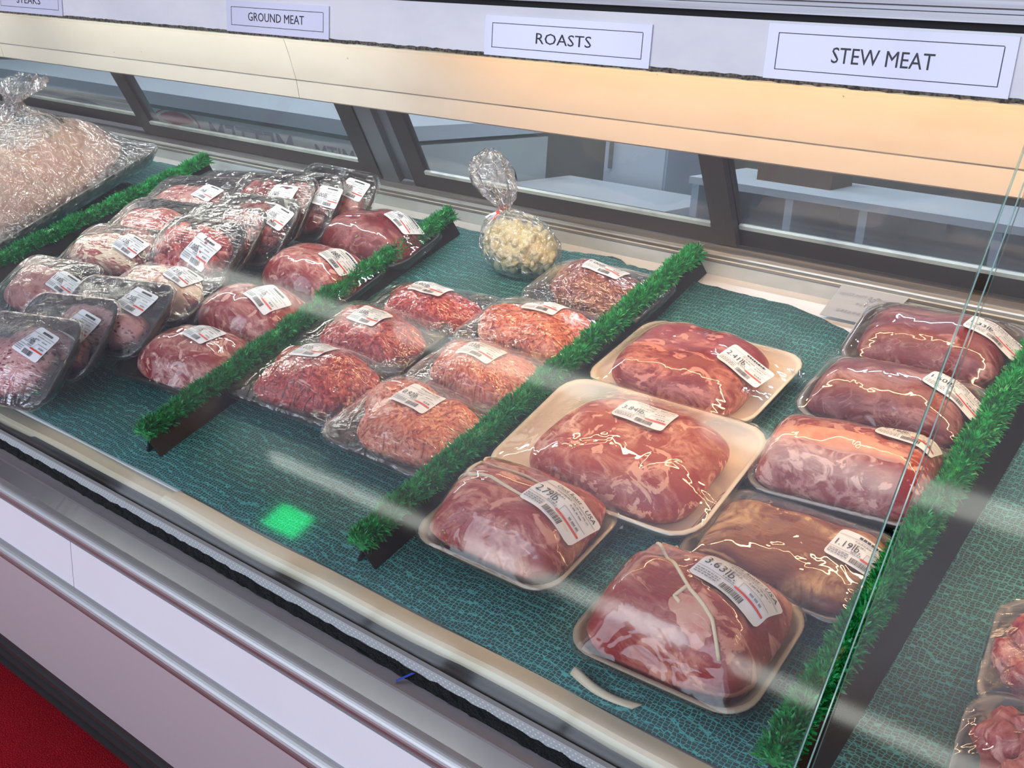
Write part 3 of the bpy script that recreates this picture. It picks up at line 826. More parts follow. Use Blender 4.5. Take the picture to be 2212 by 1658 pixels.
# name, position on deck, size, turn, pitch, spec, label, category, group, sticker
PK = [
 # minced meat
 ('minced_beef_tray', (-1.100, .757, .025), (.232, .168), 3, 0, mince('beef', .026, d=.025, sdir=-.6), 'black tray of red minced beef under film, nearest the front glass in its row', 'meat pack', BEEFG, (-.012, .022, .064, .046, 0, 'Ground Beef', '1.02lb.', '')),
 ('minced_beef_tray', (-1.104, .880, .029), (.222, .150), 3, 0, mince('beef', .024, d=.027), 'black tray of red minced beef, middle one of three, behind the front minced beef', 'meat pack', BEEFG, (.0, .004, .062, .044, -6, 'Ground Beef', '1.03lb.', '')),
 ('minced_beef_tray', (-1.082, .986, .024), (.220, .128), 6, 0, mince('beef', .022, d=.024), 'black tray of bright red minced beef, rearmost of three, before the suet bag', 'meat pack', BEEFG, (.0, .012, .062, .042, 0, 'Ground Beef', '1.02lb.', '')),
 ('minced_turkey_tray', (-.890, .742, .025), (.216, .168), 0, 0, mince('turkey', .028, d=.025, sdir=.8), 'black tray of salmon pink minced turkey with 0.92lb sticker, nearest the front glass', 'meat pack', TURK, (.006, .012, .062, .046, -4, 'Ground Turkey', '0.92lb.', '')),
 ('minced_turkey_tray', (-.875, .873, .027), (.214, .138), -3, 0, mince('turkey', .024, d=.026), 'black tray of salmon pink minced turkey, middle one of three, lit by a pale reflection', 'meat pack', TURK, (-.008, .008, .062, .044, 0, 'Ground Turkey', '1.03lb.', '')),
 ('minced_turkey_tray', (-.878, .994, .030), (.224, .146), 1, 0, mince('turkey', .026, d=.028), 'black tray of salmon pink minced turkey, rearmost of three, before the browned mince', 'meat pack', TURK, (.004, .024, .060, .042, 0, 'Ground Turkey', '1.02lb.', '')),
 ('minced_meat_tray', (-.866, 1.135, .030), (.214, .140), 1, 0, mince('aged', .024, d=.028, m=(.88, .72)), 'clear wrapped tray of browning mince behind the turkey trays at the back', 'meat pack', None, (.010, .014, .062, .042, 0, '', '1.00lb.', '')),
 # roasts
 ('flat_roast_tray', (-.626, 1.012, .028), (.246, .178), -1, 0, roast('flank', .030, tray='foam_white', d=.027, m=(.86, .94), o=(-.008, 0), po=4, pz=4, film='film_tight', ears=[(.118, .04, .8, .6, .03)]), 'white tray with a broad flat dark red roast, behind the biggest cream tray', 'meat pack', None, (.074, .004, .062, .042, -8, '', '2.41lb.', '')),
 ('marbled_roast_tray', (-.604, .812, .036), (.292, .206), 1, 3, roast('rib', .030, tray='foam_white', d=.027, m=(.84, .90), o=(.010, -.008), po=3.2, pz=4.5, wob=.06, cr=.036), 'biggest cream foam tray holding a wide marbled red roast, in the middle of the roasts', 'meat pack', None, (.014, .030, .072, .040, -3, 'Round Roast - Imported', '3.84lb.', '')),
 ('tied_chuck_roast', (-.645, .652, .026), (.200, .158), 0, 0, roast('chuck', .048, tray='foam_tan', d=.026, m=(.96, .97), o=(0, .004), po=5, cyl=(5, 2.5), wob=.03, amp=.0045,
   grooves=[(0, 1, .028, .004, .006), (0, 1, -.002, .004, .005)], ears=[(.095, .06, .8, -.3, .022)],
   twine=[[(-.082, .030), (-.04, .028), (.0, .030), (.06, .024)], [(-.080, .000), (-.03, .002), (.03, -.004), (.085, -.010)], [(-.070, .045), (-.062, .02), (-.066, .0)]]), 'tied chuck roast with 2.79lb sticker beside the divider at the front', 'meat pack', None, (.058, .010, .070, .052, -8, 'Chuck Roast - USA', '2.79lb.', '')),
 ('tied_chuck_roast', (-.402, .612, .027), (.196, .156), 2, 0, roast('chuck', .062, tray='foam_tan', d=.027, m=(.94, 1.0), o=(.002, .002), po=4.5, cyl=(4.5, 2.4), wob=.04, amp=.005,
   grooves=[(.25, 1, .018, .007, .012)], caps=[(.026, -.030, .026, .018, -.5, 'fatcap', 'fat_cap')],
   twine=[[(-.056, .046), (-.025, .020), (.012, -.010), (.045, -.030), (.062, -.052)], [(.008, -.007), (.002, -.022), (.010, -.026)], [(-.052, .050), (-.046, .062), (-.036, .050)]]), 'tallest tied chuck roast with 3.63lb sticker, front right of the roasts', 'meat pack', None, (.042, .022, .076, .046, -12, 'Chuck Roast - USA', '3.63lb.', '')),
 ('brown_brisket_tray', (-.366, .757, .026), (.206, .142), 0, 0, roast('brisket', .010, tray='foam_grey', d=.025, m=(1.0, .94), po=6, pz=6, wob=.02, film='film_tight'), 'low brown streaked beef pack with 1.19lb sticker, behind the tallest tied roast', 'meat pack', None, (.068, .016, .060, .040, -6, '', '1.19lb.', '')),
 ('rolled_roast_tray', (-.366, .905, .032), (.202, .150), 6, 0, roast('roast', .042, tray='foam_grey', d=.028, m=(1.0, .90), po=7, cyl=(8, 2.3), wob=.02, caps=[(-.010, -.012, .078, .016, -.03, 'fatcap', 'fat_band')]), 'cylinder shaped red roast with a pale fat band and 2.16lb sticker', 'meat pack', None, (.056, .022, .064, .036, -10, '', '2.16lb.', '')),
 ('dark_round_roast', (-.372, 1.040, .036), (.206, .132), 0, 5, roast('round_', .036, tray='foam_grey', d=.028, m=(.96, .94), po=5, cyl=(5, 2.6), wob=.03), 'dark purplish roast with 1.60lb sticker, second from the rear on the right', 'meat pack', None, (.068, .010, .064, .034, -8, 'Round Roast - USA', '1.60lb.', '')),
 ('dark_sirloin_roast', (-.371, 1.172, .042), (.208, .142), 3, 6, roast('round_', .034, tray='foam_grey', d=.028, m=(.92, .92), po=4.5, cyl=(4, 2.6), wob=.03, ears=[(-.10, .06, -.6, .6, .02), (-.10, -.05, -.8, -.4, .02)]), 'dark purple roast with 1.33lb sticker, rearmost on the right against the coaming', 'meat pack', None, (.068, .006, .064, .036, -8, 'Round Roast - USA', '1.33lb.', '')),
 # right bay
 ('stew_meat_tray', (-.085, .735, .030), (.150, .150), 8, 0, stew('stew', .022, tray='foam_grey', d=.028, n=40, cs=.019), 'smoky tray of pink stew cubes at the right picture edge, the rear one', 'meat pack', None, None),
 ('stew_meat_tray', (-.068, .600, .050), (.150, .130), 8, 6, stew('stew', .022, tray='foam_grey', d=.028, n=40, cs=.019, film='film_tight'), 'tray of pink stew cubes at the bottom right corner, in front of another', 'meat pack', None, None),
 # left bay, domes
 ('beef_dome_pack', (-1.330, .700, .025), (.220, .140), 6, 0, roast('roast', .042, d=.025, m=(1.0, .98), o=(.02, .0)), 'rounded red beef pack standing alone at the front, beside empty liner', 'meat pack', None, (.040, .016, .056, .046, -12, '', '1.11lb.', '')),
 ('beef_dome_pack', (-1.334, .832, .028), (.220, .140), 6, 0, roast('roast', .044, d=.026, m=(1.0, .98), o=(.005, 0)), 'rounded red beef pack with white seams, second from the front along the divider', 'meat pack', None, (.050, .002, .062, .050, -18, '', '1.11lb.', '')),
 ('beef_dome_pack', (-1.336, .975, .029), (.220, .140), 6, 0, roast('roast', .046, d=.026, m=(1.0, .98)), 'rounded red beef pack with a bright white fat flash, third along the divider', 'meat pack', None, (.062, .008, .058, .046, -16, '', '1.08lb.', '')),
 ('maroon_beef_pack', (-1.340, 1.120, .030), (.226, .146), 6, 0, roast('maroon', .046, d=.027, m=(1.0, .96), ears=[(.10, .0, 1, .1, .03), (.08, -.06, .4, -.8, .03)]), 'rounded dark maroon beef pack, rearmost beside the divider', 'meat pack', None, (.066, .018, .060, .042, -20, '', '1.14lb.', '')),
 # left bay, leaning trays, back to front
 ('pink_cut_tray', (-1.470, 1.150, .080), (.206, .125), 0, 34, steak('pinkcut', .010), 'black tray of pale pink meat leaning at the very back, rearmost of the leaning row', 'meat pack', None, (.060, .022, .056, .040, -4, '', '1.01lb.', '')),
 ('stew_cube_tray', (-1.508, 1.100, .080), (.206, .135), 3, 38, stew('darkstew'), 'black tray of dark red stew cubes, mostly hidden behind another leaning tray', 'meat pack', None, (.082, .022, .050, .040, 0, '', '1.00lb.', '')),
 ('stew_cube_tray', (-1.548, 1.066, .082), (.210, .140), 4, 38, stew('darkstew'), 'black tray of dark stew cubes leaning upright with an upright white sticker at its top', 'meat pack', None, (.044, .022, .054, .044, 2, '', '1.00lb.', '')),
 ('pink_cut_tray', (-1.800, 1.140, .052), (.160, .120), 10, 12, steak('pinkcut', .008), 'small pale pink pack hidden behind the pale pork tray at the back left', 'meat pack', None, None),
 ('pink_pork_tray', (-1.800, 1.060, .060), (.225, .150), 10, 14, steak('pinkcut', .010), 'black tray of flat pale pink pork chops at the back left beside the far divider', 'meat pack', None, (.056, .014, .056, .044, -14, '', '1.06lb.', '')),
 ('stew_cube_tray', (-1.525, 1.000, .075), (.205, .140), 4, 32, stew('darkstew'), 'black tray of stew cubes with sticker high right, behind the empty-topped tray', 'meat pack', None, (.070, .026, .050, .042, -14, '', '1.02lb.', '')),
 ('stew_cube_tray', (-1.560, .952, .072), (.205, .140), 5, 30, stew('stew', m=(.84, .62), o=(0, -.02)), 'black tray with meat only in its lower half, in the middle of the leaning row', 'meat pack', None, (-.005, -.002, .052, .036, -6, '', '1.04lb.', '')),
 ('red_steak_tray', (-1.755, .945, .066), (.222, .145), 6, 14, steak('roast', .022, m=(.84, .80), o=(.01, -.01)), 'black tray of a plain bright red steak behind the white streaked one', 'meat pack', None, None),
 ('stew_cube_tray', (-1.540, .888, .078), (.216, .138), 5, 30, stew('stew', .016), 'black tray full of bright red stew cubes with a big tilted sticker', 'meat pack', None, (.046, -.006, .058, .056, -16, '', '1.08lb.', '')),
 ('fatty_steak_tray', (-1.735, .835, .060), (.228, .150), 8, 16, steak('whitefat', .022), 'black tray with a red steak crossed by broad white fat, left of the stew cubes', 'meat pack', None, (.066, .014, .056, .042, -12, '', '1.12lb.', '')),
 ('fat_topped_pork_pack', (-1.530, .800, .050), (.232, .136), 7, 10, steak('whitefat', .026, m=(.92, .86), caps=[(.058, -.022, .034, .026, 0, 'porkfat', 'fat_cap')]), 'black tray of pinkish meat with a thick pale fat lump on its right end', 'meat pack', None, (.054, .020, .060, .040, -14, '', '1.21lb.', '')),
 ('pale_cut_tray', (-1.735, .700, .058), (.226, .140), 6, 18, steak('pinkcut', .020), 'pale brownish pink pack at the left picture edge by the far divider', 'meat pack', None, (.070, .010, .056, .040, -10, '', '1.18lb.', '')),
 ('speckled_shank_tray', (-1.495, .685, .072), (.236, .140), 8, 25, steak('spotted', .022, m=(.90, .62), o=(-.004, -.022)), 'black tray of speckled purple and pink meat, rear of three leaning at front left', 'meat pack', None, (.060, .026, .062, .046, -12, '', '1.25lb.', '')),
 ('speckled_shank_tray', (-1.532, .612, .066), (.226, .142), 9, 30, steak('spotted', .020, m=(.88, .60), o=(-.006, -.024)), 'black tray of speckled meat, middle one of three leaning at the front left', 'meat pack', None, (.060, .016, .058, .048, -14, '', '1.20lb.', '')),
 ('speckled_shank_tray', (-1.535, .540, .063), (.240, .150), 9, 30, steak('spotted', .024, m=(.90, .72), o=(-.012, -.014)), 'speckled purple pink meat tray at the front left, touching the cream ledge', 'meat pack', None, (.058, .022, .056, .050, -14, '', '1.19lb.', '')),
]
M['fatcap'] = pbr('soft_fat', (.86, .42, .30), .35, nz=((1, 1, 1), 60, (.78, .26, .2), .4, .65), bmp=((1, 1, 1), 120, .4, .002))
M['porkfat'] = pbr('pale_fat', (.76, .56, .42), .4, nz=((1, 1, 1), 40, (.66, .42, .33), .4, .7), bmp=((1, 1, 1), 80, .4, .003))
for i, (nm, pos, LW, rz, pit, sp, lb, cat, grp, st) in enumerate(PK):
    pack(nm, pos, LW, rz, pit, sp, lb, cat, grp or 'wrapped meat packs on the deck', st, 11 + i * 3)

# ---------------------------------------------------------------- big poultry packs left of the far divider
NECK = []
for k, (pos, LW, rz, h, lbl) in enumerate([((-2.27, .95, .06), (.42, .50), 6, .115, 'large clear bag of pale poultry left of the far divider, nearer the front'),
                                          ((-2.74, 1.0, .06), (.40, .46), 6, .12, 'large clear bag of pale poultry behind, at the left picture edge')]):
    sp = dict(kind='mound', mat='chicken', h=h, m=(.90, .92), pz=2.6, qz=2.0, amp=.012, wob=.08, grooves=[(1, .3, .0, .022, .035), (.2, 1, .03, .02, .03), (-.3, 1, -.09, .018, .03)], part='poultry', film='bag', tray='foam_grey', d=.03,
              ears=[(.02, .15, .3, .95, .08), (-.12, .13, -.2, .9, .07)])
    rt = pack('poultry_bag', pos, LW, rz, 4, sp, lbl, 'poultry pack', 'bags of poultry in the left bay', None, 301 + k)
    NECK.append(rt)

# ---------------------------------------------------------------- tied bag of suet
bag = empty('suet_bag', DECK @ Matrix.Translation((-1.055, 1.185, .003)) @ Matrix.Rotation(rad(-6), 4, 'Z'))
tag(bag, 'knotted clear bag of pale yellow suet lumps at the back of the deck', 'bag')
def sack(u, v, r=1.):
    # body lump: v latitude
    x = .075 * r * math.cos(v) * math.cos(u); y = .048 * r * math.cos(v) * math.sin(u); z = .040 + .042 * r * math.sin(v)
    s = 1 + .06 * math.sin(3 * u + 1) * math.cos(v)
    return Vector((x * s, y * s, max(z, .001)))
rng = random.Random(77); b = MB()
for i in range(150):
    u = rng.uniform(0, 2 * PI); v = math.asin(rng.uniform(-.8, 1)); c = sack(u, v, .86 if v < .9 else .75)
    s3 = [rng.uniform(.008, .016), rng.uniform(.006, .011), rng.uniform(.003, .006)]
    Rm = Euler((rng.uniform(0, 3), rng.uniform(0, 3), rng.uniform(0, 3))).to_matrix(); VV = []; FF = []
    for ii in range(6):
        la = -PI/2 + PI * ii / 5
        for jj in range(7):
            lo_ = 2 * PI * jj / 7
            q = Vector((math.cos(la) * math.cos(lo_) * s3[0], math.cos(la) * math.sin(lo_) * s3[1], math.sin(la) * s3[2])) * rng.uniform(.85, 1.1)
            w = Rm @ q + c; w.z = max(w.z, .001); VV.append(w)
    for ii in range(5):
        for jj in range(7): FF.append((ii*7 + jj, ii*7 + (jj+1) % 7, (ii+1)*7 + (jj+1) % 7, (ii+1)*7 + jj))
    b.add(VV, FF)
V = []; F = []
for i in range(13):
    for j in range(24): V.append(sack(2*PI*j/24, -PI/2 + PI*i/12, .82))
for i in range(12):
    for j in range(24): F.append((i*24 + j, i*24 + (j+1) % 24, (i+1)*24 + (j+1) % 24, (i+1)*24 + j))
b.add(V, F); b.build('suet', M['garlic'], bag, True)
def bag_surface(rows, K, jag, seed):
    rg = random.Random(seed); V = []; F = []
    for (cx, cy, cz, ra, rb, pleat) in rows:
        for j in range(K):
            t = 2 * PI * j / K; k = 1 + pleat * math.sin(9 * t + cz * 60) + pleat * .6 * math.sin(14 * t + 1)
            V.append((cx + ra * k * math.cos(t) + rg.uniform(-jag, jag), cy + rb * k * math.sin(t) + rg.uniform(-jag, jag), max(cz + rg.uniform(-jag, jag), .0005)))
    for i in range(len(rows) - 1):
        for j in range(K): F.append((i*K + j, i*K + (j+1) % K, (i+1)*K + (j+1) % K, (i+1)*K + j))
    return V, F
rows = [(0, 0, .0006, .050, .030, 0), (0, 0, .008, .070, .044, .01), (0, 0, .03, .080, .052, .02), (0, 0, .052, .079, .051, .03), (-.004, 0, .072, .066, .043, .06), (-.012, .002, .086, .042, .030, .12), (-.020, .004, .096, .018, .013, .2), (-.024, .005, .101, .0065, .006, .1)]
V, F = bag_surface(rows, 60, .0008, 4); mesh_obj('bag_body', V, F, M['bag'], bag, True)
for k, rt in enumerate(NECK):
    rows = [(0, .05, .10, .12, .10, .03), (.0, .06, .128, .085, .06, .10), (.01, .07, .150, .035, .022, .25), (.02, .075, .165, .014, .012, .2), (.035, .08, .180, .035, .022, .25), (.06, .085, .20, .065, .03, .2), (.075, .09, .215, .06, .02, .25)]
    V, F = bag_surface(rows, 80, .004, 21 + k); mesh_obj('bag_neck', V, F, M['bag'], rt, True)
rows = [(-.024, .005, .101, .0065, .006, .1), (-.030, .006, .108, .014, .009, .25), (-.040, .008, .122, .032, .016, .22), (-.052, .012, .140, .045, .018, .18), (-.060, .016, .160, .042, .020, .16), (-.060, .020, .176, .030, .014, .2), (-.056, .022, .190, .010, .006, .3)]
V, F = bag_surface(rows, 60, .0022, 9); mesh_obj('bag_top', V, F, M['bag'], bag, True)
b = MB(); b.tube([(-.030 + .007 * math.cos(t), .005 + .007 * math.sin(t), .1025 + .002 * math.sin(t * 2)) for t in [i * PI / 6 for i in range(13)]], .0016, 6)
b.add([(-.034, -.004, .101), (-.028, -.006, .098), (-.040, -.012, .082), (-.047, -.010, .086)], [(0, 1, 2, 3)])
b.build('tie', M['red_ink'], bag, True)
b = MB(); b.add([(-.034, -.004, .099), (-.046, -.008, .094), (-.060, -.012, .086), (-.052, -.013, .082), (-.038, -.010, .090)], [(0, 1, 2, 3, 4)])
b.build('tie_tab', M['label'], bag)

# ---------------------------------------------------------------- scraps
b = MB(); V = []; F = []
for i in range(11):
    t = i / 10; c = dk(-.478 + .072 * t, .520 - .006 * math.sin(t * PI), 0)
    for k in range(4):
        V.append((c.x + .002 * k, c.y - .004 + .0035 * k, c.z + .002 + .010 * (1 - t) * math.sin(k * .9 + .4) + .001 * k))
for i in range(10):
    for k in range(3): F.append((i*4 + k, (i+1)*4 + k, (i+1)*4 + k + 1, i*4 + k + 1))
sc = mesh_obj('plastic_scrap', V, F, pbr('tan_plastic', (.72, .62, .46), .4), smooth=True); sc.modifiers.new('thick', 'SOLIDIFY').thickness = .0012
tag(sc, 'curled tan plastic scrap lying where liner meets cream ledge, below the tied roast', 'scrap')
b = MB(); b.add([(-.612, .4115, .5935), (-.6075, .4115, .5945), (-.619, .396, .5895), (-.6165, .394, .5895)], [(0, 1, 3, 2)])
bs = b.build('blue_sliver', pbr('blue_plastic', (.02, .08, .6), .4)); tag(bs, 'tiny blue plastic sliver caught on the black foam gasket', 'scrap')

# ---------------------------------------------------------------- card signs on the header
def card(x0, x1, z0, z1, txt, tw, lbl, tc=.5, th=.0135, ty=.5, skew=0):
    root = empty('card_sign', Matrix.Translation(((x0 + x1) / 2, .798, z0)))
    tag(root, lbl, 'sign', 'card signs on the header strip')
    w, h = x1 - x0, z1 - z0
    b = MB(); b.box(-w/2, w/2, 0, .0012, 0, h); b.build('card', M['sign'], root)
    b = MB(); f = lambda X, Y: (X, -.0003, Y)
    m = .0115; l = .0004
    for (p0, p1, q0, q1) in ((-w/2 + m, w/2 - m, m*.8, m*.8 + l*2), (-w/2 + m, w/2 - m, h - m*.8, h - m*.8 + l*2), (-w/2 + m, -w/2 + m + l*2, m*.8, h - m*.8), (w/2 - m, w/2 - m + l*2, m*.8, h - m*.8)):
        b.add([f(p0, q0), f(p1, q0), f(p1, q1), f(p0, q1)], [(0, 1, 2, 3)])
    b.build('border_line', M['ink'], root)
    if txt:
        b = MB(); put_text(b, txt, (tc - .5) * w, ty * h, tw, th, f); b.build('lettering', M['ink'], root)
card(-.507, -.266, 1.1690, 1.2225, 'STEW MEAT', .100, 'white card sign reading STEW MEAT on the header strip', .5, .0150)
card(-.884, -.645, 1.1675, 1.2140, 'ROASTS', .080, 'white card sign reading ROASTS on the header strip', .5, .0125)
card(-1.396, -1.168, 1.1685, 1.2125, 'GROUND MEAT', .125, 'white card sign reading GROUND MEAT on the header strip', .5, .0120, .52)
card(-2.095, -1.866, 1.1685, 1.2125, 'STEAKS', .085, 'white card sign cut off by the top left picture corner', .5, .0125, .52)

# front-glass reflection of a handwritten note, built as a solid grey sheet
note = empty('note_reflection', Matrix.Translation((-.51, 1.18, .838))); tag(note, 'greyish sheet standing in for a glass reflection of mirrored handwriting, at the rear coaming', 'note')
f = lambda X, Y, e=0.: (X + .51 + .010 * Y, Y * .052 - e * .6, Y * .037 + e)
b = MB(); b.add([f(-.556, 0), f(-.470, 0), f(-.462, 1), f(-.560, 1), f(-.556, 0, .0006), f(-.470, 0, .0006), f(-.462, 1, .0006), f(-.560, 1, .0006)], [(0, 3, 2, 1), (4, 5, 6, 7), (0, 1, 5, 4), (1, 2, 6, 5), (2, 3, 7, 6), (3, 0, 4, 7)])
b.build('sheet', pbr('reflection_grey', (.36, .38, .41), .6), note)
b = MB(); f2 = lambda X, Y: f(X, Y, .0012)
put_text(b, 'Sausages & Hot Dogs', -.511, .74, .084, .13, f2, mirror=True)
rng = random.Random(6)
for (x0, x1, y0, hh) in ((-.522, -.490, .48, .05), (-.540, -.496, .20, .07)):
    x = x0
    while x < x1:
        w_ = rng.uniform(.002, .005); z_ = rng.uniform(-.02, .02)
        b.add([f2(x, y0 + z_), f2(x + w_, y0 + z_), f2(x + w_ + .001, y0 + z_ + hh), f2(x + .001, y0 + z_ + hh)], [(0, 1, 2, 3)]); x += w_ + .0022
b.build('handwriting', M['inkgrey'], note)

# ---------------------------------------------------------------- workroom behind the doors
M['wr_wall'] = pbr('workroom_wall', (.15, .13, .11), .8, nz=((1, 1, 1), 2.2, (.07, .07, .07), .4, .65))
M['wr_table'] = pbr('workroom_table', (.52, .55, .60), .35)
M['wr_white'] = pbr('workroom_white', (.60, .66, .74), .45)
M['wr_blue'] = pbr('cubby_panel', (.50, .60, .74), .45)
M['wr_floor'] = pbr('workroom_floor', (.18, .17, .16), .6)
M['wr_board'] = pbr('board_paint', (.52, .56, .55), .4)
M['blue_ink'] = pbr('board_blue', (.035, .045, .16), .5)
M['bred'] = pbr('board_red', (.42, .02, .035), .5)
M['wr_brown'] = pbr('cardboard', (.16, .09, .06), .8)
# chest freezer with lettered lid edge
fz = empty('chest_freezer', Matrix.Translation((-3.1, 1.9, 0))); tag(fz, 'pale grey chest freezer with mirrored blue lettering and red oval badge behind rear glass', 'freezer')
b = MB(); b.box(-1.3, 1.17, -.2, .45, 0, .885); b.build('cabinet', M['wr_board'], fz)
b = MB(); b.box(-1.3, 1.17, -.204, -.19, .885, .897); b.build('lid_gasket', M['kick'], fz)
b = MB(); b.box(-1.3, 1.17, -.21, .46, .897, .935); b.build('lid', M['wr_white'], fz)
fw = lambda X, Y: (X + 3.1, -.2014, Y)
b = MB()
put_text(b, 'METTEM', -2.50, .838, .40, .066, fw, mirror=True, shear=.35, bold=.012)
put_text(b, 'ER MJTM', -2.10, .830, .26, .060, fw, mirror=True, shear=.35, bold=.012)
b.build('lettering', M['blue_ink'], fz)
b = MB()
def ring(cx, cz, ra, rb, r0, r1, t0=0, t1=2*PI, n=48):
    V = []; F = []
    for i in range(n + 1):
        t = t0 + (t1 - t0) * i / n
        V.append(fw(cx + ra * r0 * math.cos(t), cz + rb * r0 * math.sin(t))); V.append(fw(cx + ra * r1 * math.cos(t), cz + rb * r1 * math.sin(t)))
    for i in range(n): F.append((2*i, 2*i + 1, 2*i + 3, 2*i + 2))
    b.add(V, F)
ring(-2.865, .845, .125, .048, .93, 1.0)
ring(-2.865, .845, .125, .048, .0, .80, .35, PI - .35, 24); ring(-2.865, .845, .125, .048, .0, .80, PI + .35, 2*PI - .35, 24)
b.build('badge', M['bred'], fz)
b = MB(); ring(-3.40, .815, .20, .060, .62, 1.0, .1, PI + .25, 30); b.build('arc_mark', M['blue_ink'], fz)
# worktable
tb = empty('work_table', Matrix.Translation((-1.35, 2.20, 0))); tag(tb, 'pale worktable in the back room seen through the middle rear door', 'table')
b = MB(); b.box(-.56, -.03, -.30, .25, .73, .765); b.build('tabletop', M['wr_table'], tb)
for (xx, yy) in ((-.54, -.27), (-.10, -.27), (-.54, .18), (-.10, .18)):
    b = MB(); b.box(xx, xx + .05, yy, yy + .05, 0, .73); b.build('leg', M['wr_table'], tb)
# pale cabinet standing behind
cb = empty('white_cabinet', Matrix.Translation((-1.72, 2.62, 0))); tag(cb, 'narrow bluish white cabinet standing behind the worktable', 'cabinet')
b = MB(); b.box(-.10, .12, -.12, .15, 0, 1.5); b.build('body', M['wr_blue'], cb)
b = MB(); b.box(-.095, .115, -.128, -.121, .05, 1.45); b.build('door', M['wr_white'], cb)
b = MB(); b.box(-.075, -.065, -.138, -.128, .8, .95); b.build('handle', M['track'], cb)
# cubby shelf
cu = empty('cubby_shelf', Matrix.Translation((-.75, 2.35, 0))); tag(cu, 'white open cubby shelf with square bays seen through the right rear door', 'shelf')
b = MB(); b.box(-.60, .75, -.16, .16, .838, .856); b.build('top_board', M['wr_white'], cu)
b = MB(); b.box(-.60, .75, -.16, .16, .56, .58); b.build('bottom_board', M['wr_brown'], cu)
b = MB(); b.box(-.60, .75, .15, .16, .0, .838); b.build('back_board', M['wr_table'], cu)
for xx in (-.59, -.33, -.145, .155, .45, .73):
    b = MB(); b.box(xx, xx + .02, -.158, .15, .0, .838); b.build('upright', M['wr_blue'], cu)
# dark clutter above the shelf
for i, (x, y, z0, sx, sy, sz, mt, nm, lb) in enumerate([(-1.12, 2.38, .856, .10, .07, .14, 'wr_brown', 'cardboard_box', 'brown cardboard box on the left end of the cubby shelf'),
                                      (-.35, 2.42, .856, .14, .08, .05, 'wr_brown', 'cardboard_box', 'low brown cardboard box lying on the middle of the cubby shelf')]):
    r = empty(nm, Matrix.Translation((x, y, z0))); tag(r, lb, 'box')
    b = MB(); b.box(-sx, sx, -sy, sy, 0, sz); b.build('carton', M[mt], r)
    b = MB(); b.box(-sx, sx, -.012, .012, sz, sz + .001); b.build('packing_tape', M['track'], r)

# ---------------------------------------------------------------- shell of the shop
def struct(name, mb, mat, **k):
    o = mb.build(name, mat); o['kind'] = 'structure'; return o
M['ceil'] = pbr('ceiling_tile', (.70, .72, .75), .9)
M['wallp'] = pbr('shop_wall', (.34, .35, .38), .8)
b = MB(); b.box(-8, 4, -4.2, .56, -.05, 0); struct('floor', b, M['carpet'])
b = MB(); b.box(-8, 4, .56, 3.2, -.05, -.002); struct('floor_workroom', b, M['wr_floor'])
b = MB(); b.box(-8, 4, -4.2, 3.2, 3.6, 3.65); struct('ceiling', b, M['ceil'])
b = MB(); b.box(-8, 4, 3.1, 3.2, 0, 3.6); struct('wall_back', b, M['wr_wall'])
b = MB(); b.box(-8.1, -8, -4.2, 3.2, 0, 3.6); struct('wall_left', b, M['wallp'])
b = MB(); b.box(4, 4.1, -4.2, 3.2, 0, 3.6); struct('wall_right', b, M['wallp'])
b = MB(); b.box(-8, 4, -4.3, -4.2, 0, .5); b.box(-8, 4, -4.3, -4.2, 3.0, 3.6)
for xx in (-8, -5.6, -3.9, -2.2, -.5, 1.2, 3.8): b.box(xx, xx + .2, -4.3, -4.2, .5, 3.0)
struct('wall_front', b, M['wallp'])
for i, xx in enumerate((-5.4, -3.7, -2.0, -.3, 1.4)):
    b = MB()
    w = 1.5 if i < 4 else 2.4
    b.box(xx, xx + w, -4.27, -4.24, .5, .54); b.box(xx, xx + w, -4.27, -4.24, 2.96, 3.0); b.box(xx + w/2 - .02, xx + w/2 + .02, -4.27, -4.24, .54, 2.96)
    struct('window_%d' % (i + 1), b, M['track'])
# ceiling strip lights
M['strip'] = emis('fluorescent', (.95, .98, .92), 3.2)
M['wr_fill'] = emis('workroom_fill_tube', (.85, .93, 1.), 230.)
for (x0, x1, y, lb) in ((-4.9, -3.5, -1.34, 'ceiling strip light, leftmost of the row nearest the counter'), (-3.3, -1.9, -1.34, 'ceiling strip light, middle of the row nearest the counter'), (-1.7, -.3, -1.34, 'ceiling strip light, rightmost of the row nearest the counter'),
                        (-4.9, -3.5, -2.75, 'ceiling strip light, leftmost of the row by the windows'), (-3.3, -1.9, -2.75, 'ceiling strip light, middle of the row by the windows'), (-1.7, -.3, -2.75, 'ceiling strip light, rightmost of the row by the windows')):
    r = empty('ceiling_light', Matrix.Translation(((x0 + x1) / 2, y, 2.8))); tag(r, lb, 'ceiling light', 'strip lights on the shop ceiling')
    w = (x1 - x0) / 2
    b = MB(); b.prism([(-.07, 0), (.07, 0), (.04, -.035), (-.04, -.035)], -w, w); b.build('housing', M['ceil'], r)
    b = MB(); b.prism([(-.06, -.036), (.06, -.036), (.035, -.06), (-.035, -.06)], -w + .02, w - .02); b.build('diffuser', M['strip'], r)
    for sx in (-w + .2, w - .2):
        b = MB(); b.tube([(sx, 0, 0), (sx, 0, .8)], .004, 6); b.build('rod', M['track'], r)
gs = empty('green_sign', Matrix.Translation((-4.45, -2.86, 2.36))); tag(gs, 'green lit sign seen as a green reflection in the front glass', 'sign')
b = MB(); b.box(-.15, .15, -.02, .02, 0, .2); b.build('case', M['track'], gs)
b = MB(); b.box(-.14, .14, .021, .024, .01, .19); b.build('lit_face', emis('green_lit', (.01, 1., .25), 7.), gs)
for sx in (-.1, .1):
    b = MB(); b.tube([(sx, 0, .2), (sx, 0, 1.24)], .002, 6); b.build('wire', M['track'], gs)
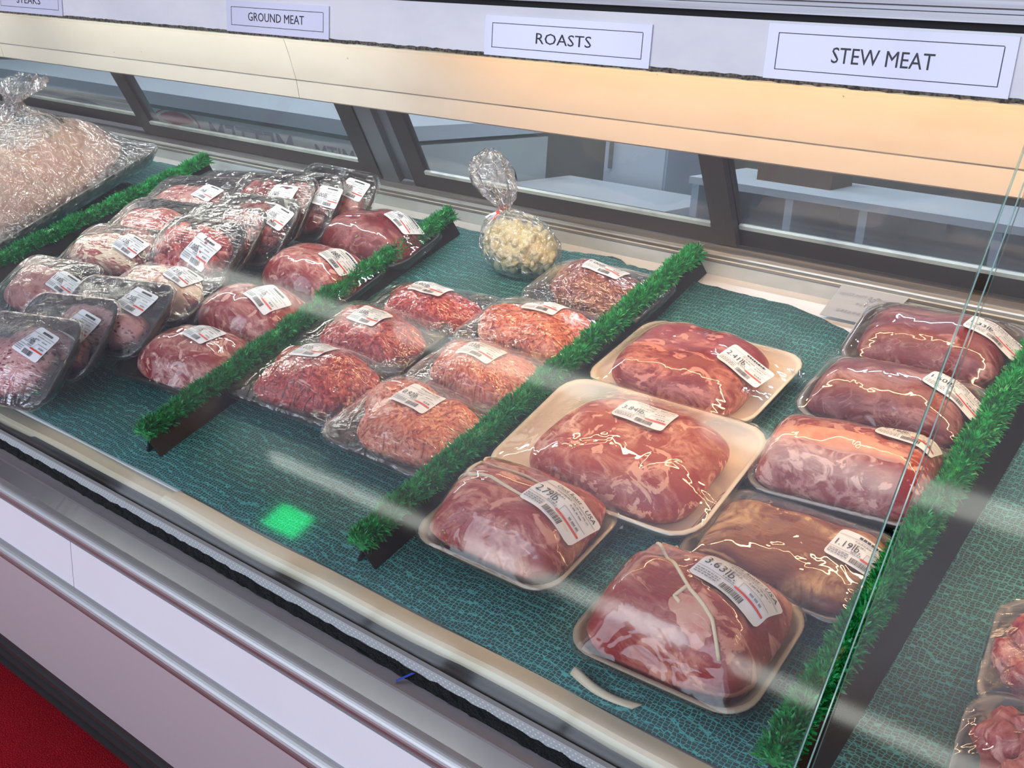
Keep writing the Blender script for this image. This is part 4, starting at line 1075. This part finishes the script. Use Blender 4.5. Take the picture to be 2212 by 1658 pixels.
for kx in (-3.1, -1.0):  # unseen workroom lamps, added to brighten the back room
  r = empty('ceiling_light', Matrix.Translation((kx, 2.0, 2.8))); tag(r, 'unseen strip light added to brighten the workroom behind the counter, ' + ('left one' if kx < -2 else 'right one'), 'ceiling light')
  for sx in (-.5, .5):
    b = MB(); b.tube([(sx, 0, 0), (sx, 0, .8)], .004, 6); b.build('rod', M['track'], r)
  b = MB(); b.prism([(-.07, 0), (.07, 0), (.04, -.035), (-.04, -.035)], -.7, .7); b.build('housing', M['ceil'], r)
  b = MB(); b.tube([(-.67, 0, -.055), (.67, 0, -.055)], .016, 10); b.build('tube', M['wr_fill'], r, True)

# ---------------------------------------------------------------- daylight
w = bpy.data.worlds.new('daylight'); scn.world = w; w.use_nodes = True
bg = w.node_tree.nodes['Background']; bg.inputs[0].default_value = (.74, .82, 1., 1); bg.inputs[1].default_value = 1.6
def area(name, loc, rot, sx, sy, power, col):
    l = bpy.data.lights.new(name, 'AREA'); l.shape = 'RECTANGLE'; l.size = sx; l.size_y = sy; l.energy = power; l.color = col
    o = bpy.data.objects.new(name, l); COL.objects.link(o); o.location = loc; o.rotation_euler = rot; return o
area('window_daylight', (-1.6, -4.15, 1.5), (rad(90), 0, 0), 7.0, 2.0, 145, (.74, .85, 1.))

# ---------------------------------------------------------------- camera
cam = bpy.data.cameras.new('camera'); co = bpy.data.objects.new('camera', cam); COL.objects.link(co); scn.camera = co
cr_, cu_, cb_ = (.7772006693593541, .6265060125630535, .058731046046492014), (-.24816681516725622, .21940753863949558, .9435430906100152), (.5782493851247167, -.7478974182402969, .3260016877140143)
co.matrix_world = Matrix(((cr_[0], cu_[0], cb_[0], 0), (cr_[1], cu_[1], cb_[1], -.24721359549995792), (cr_[2], cu_[2], cb_[2], 1.210845213036123), (0, 0, 0, 1)))
cam.sensor_width = 36; cam.lens = 37.12543425916067; cam.clip_start = .02

# ---------------------------------------------------------------- view
scn.view_settings.view_transform = 'Standard'; scn.view_settings.look = 'None'
scn.view_settings.gamma = 1; scn.view_settings.use_curve_mapping = False
scn.view_settings.exposure = .0
scn.cycles.transparent_max_bounces = 32
scn.cycles.max_bounces = 8
scn.cycles.caustics_reflective = False; scn.cycles.caustics_refractive = False
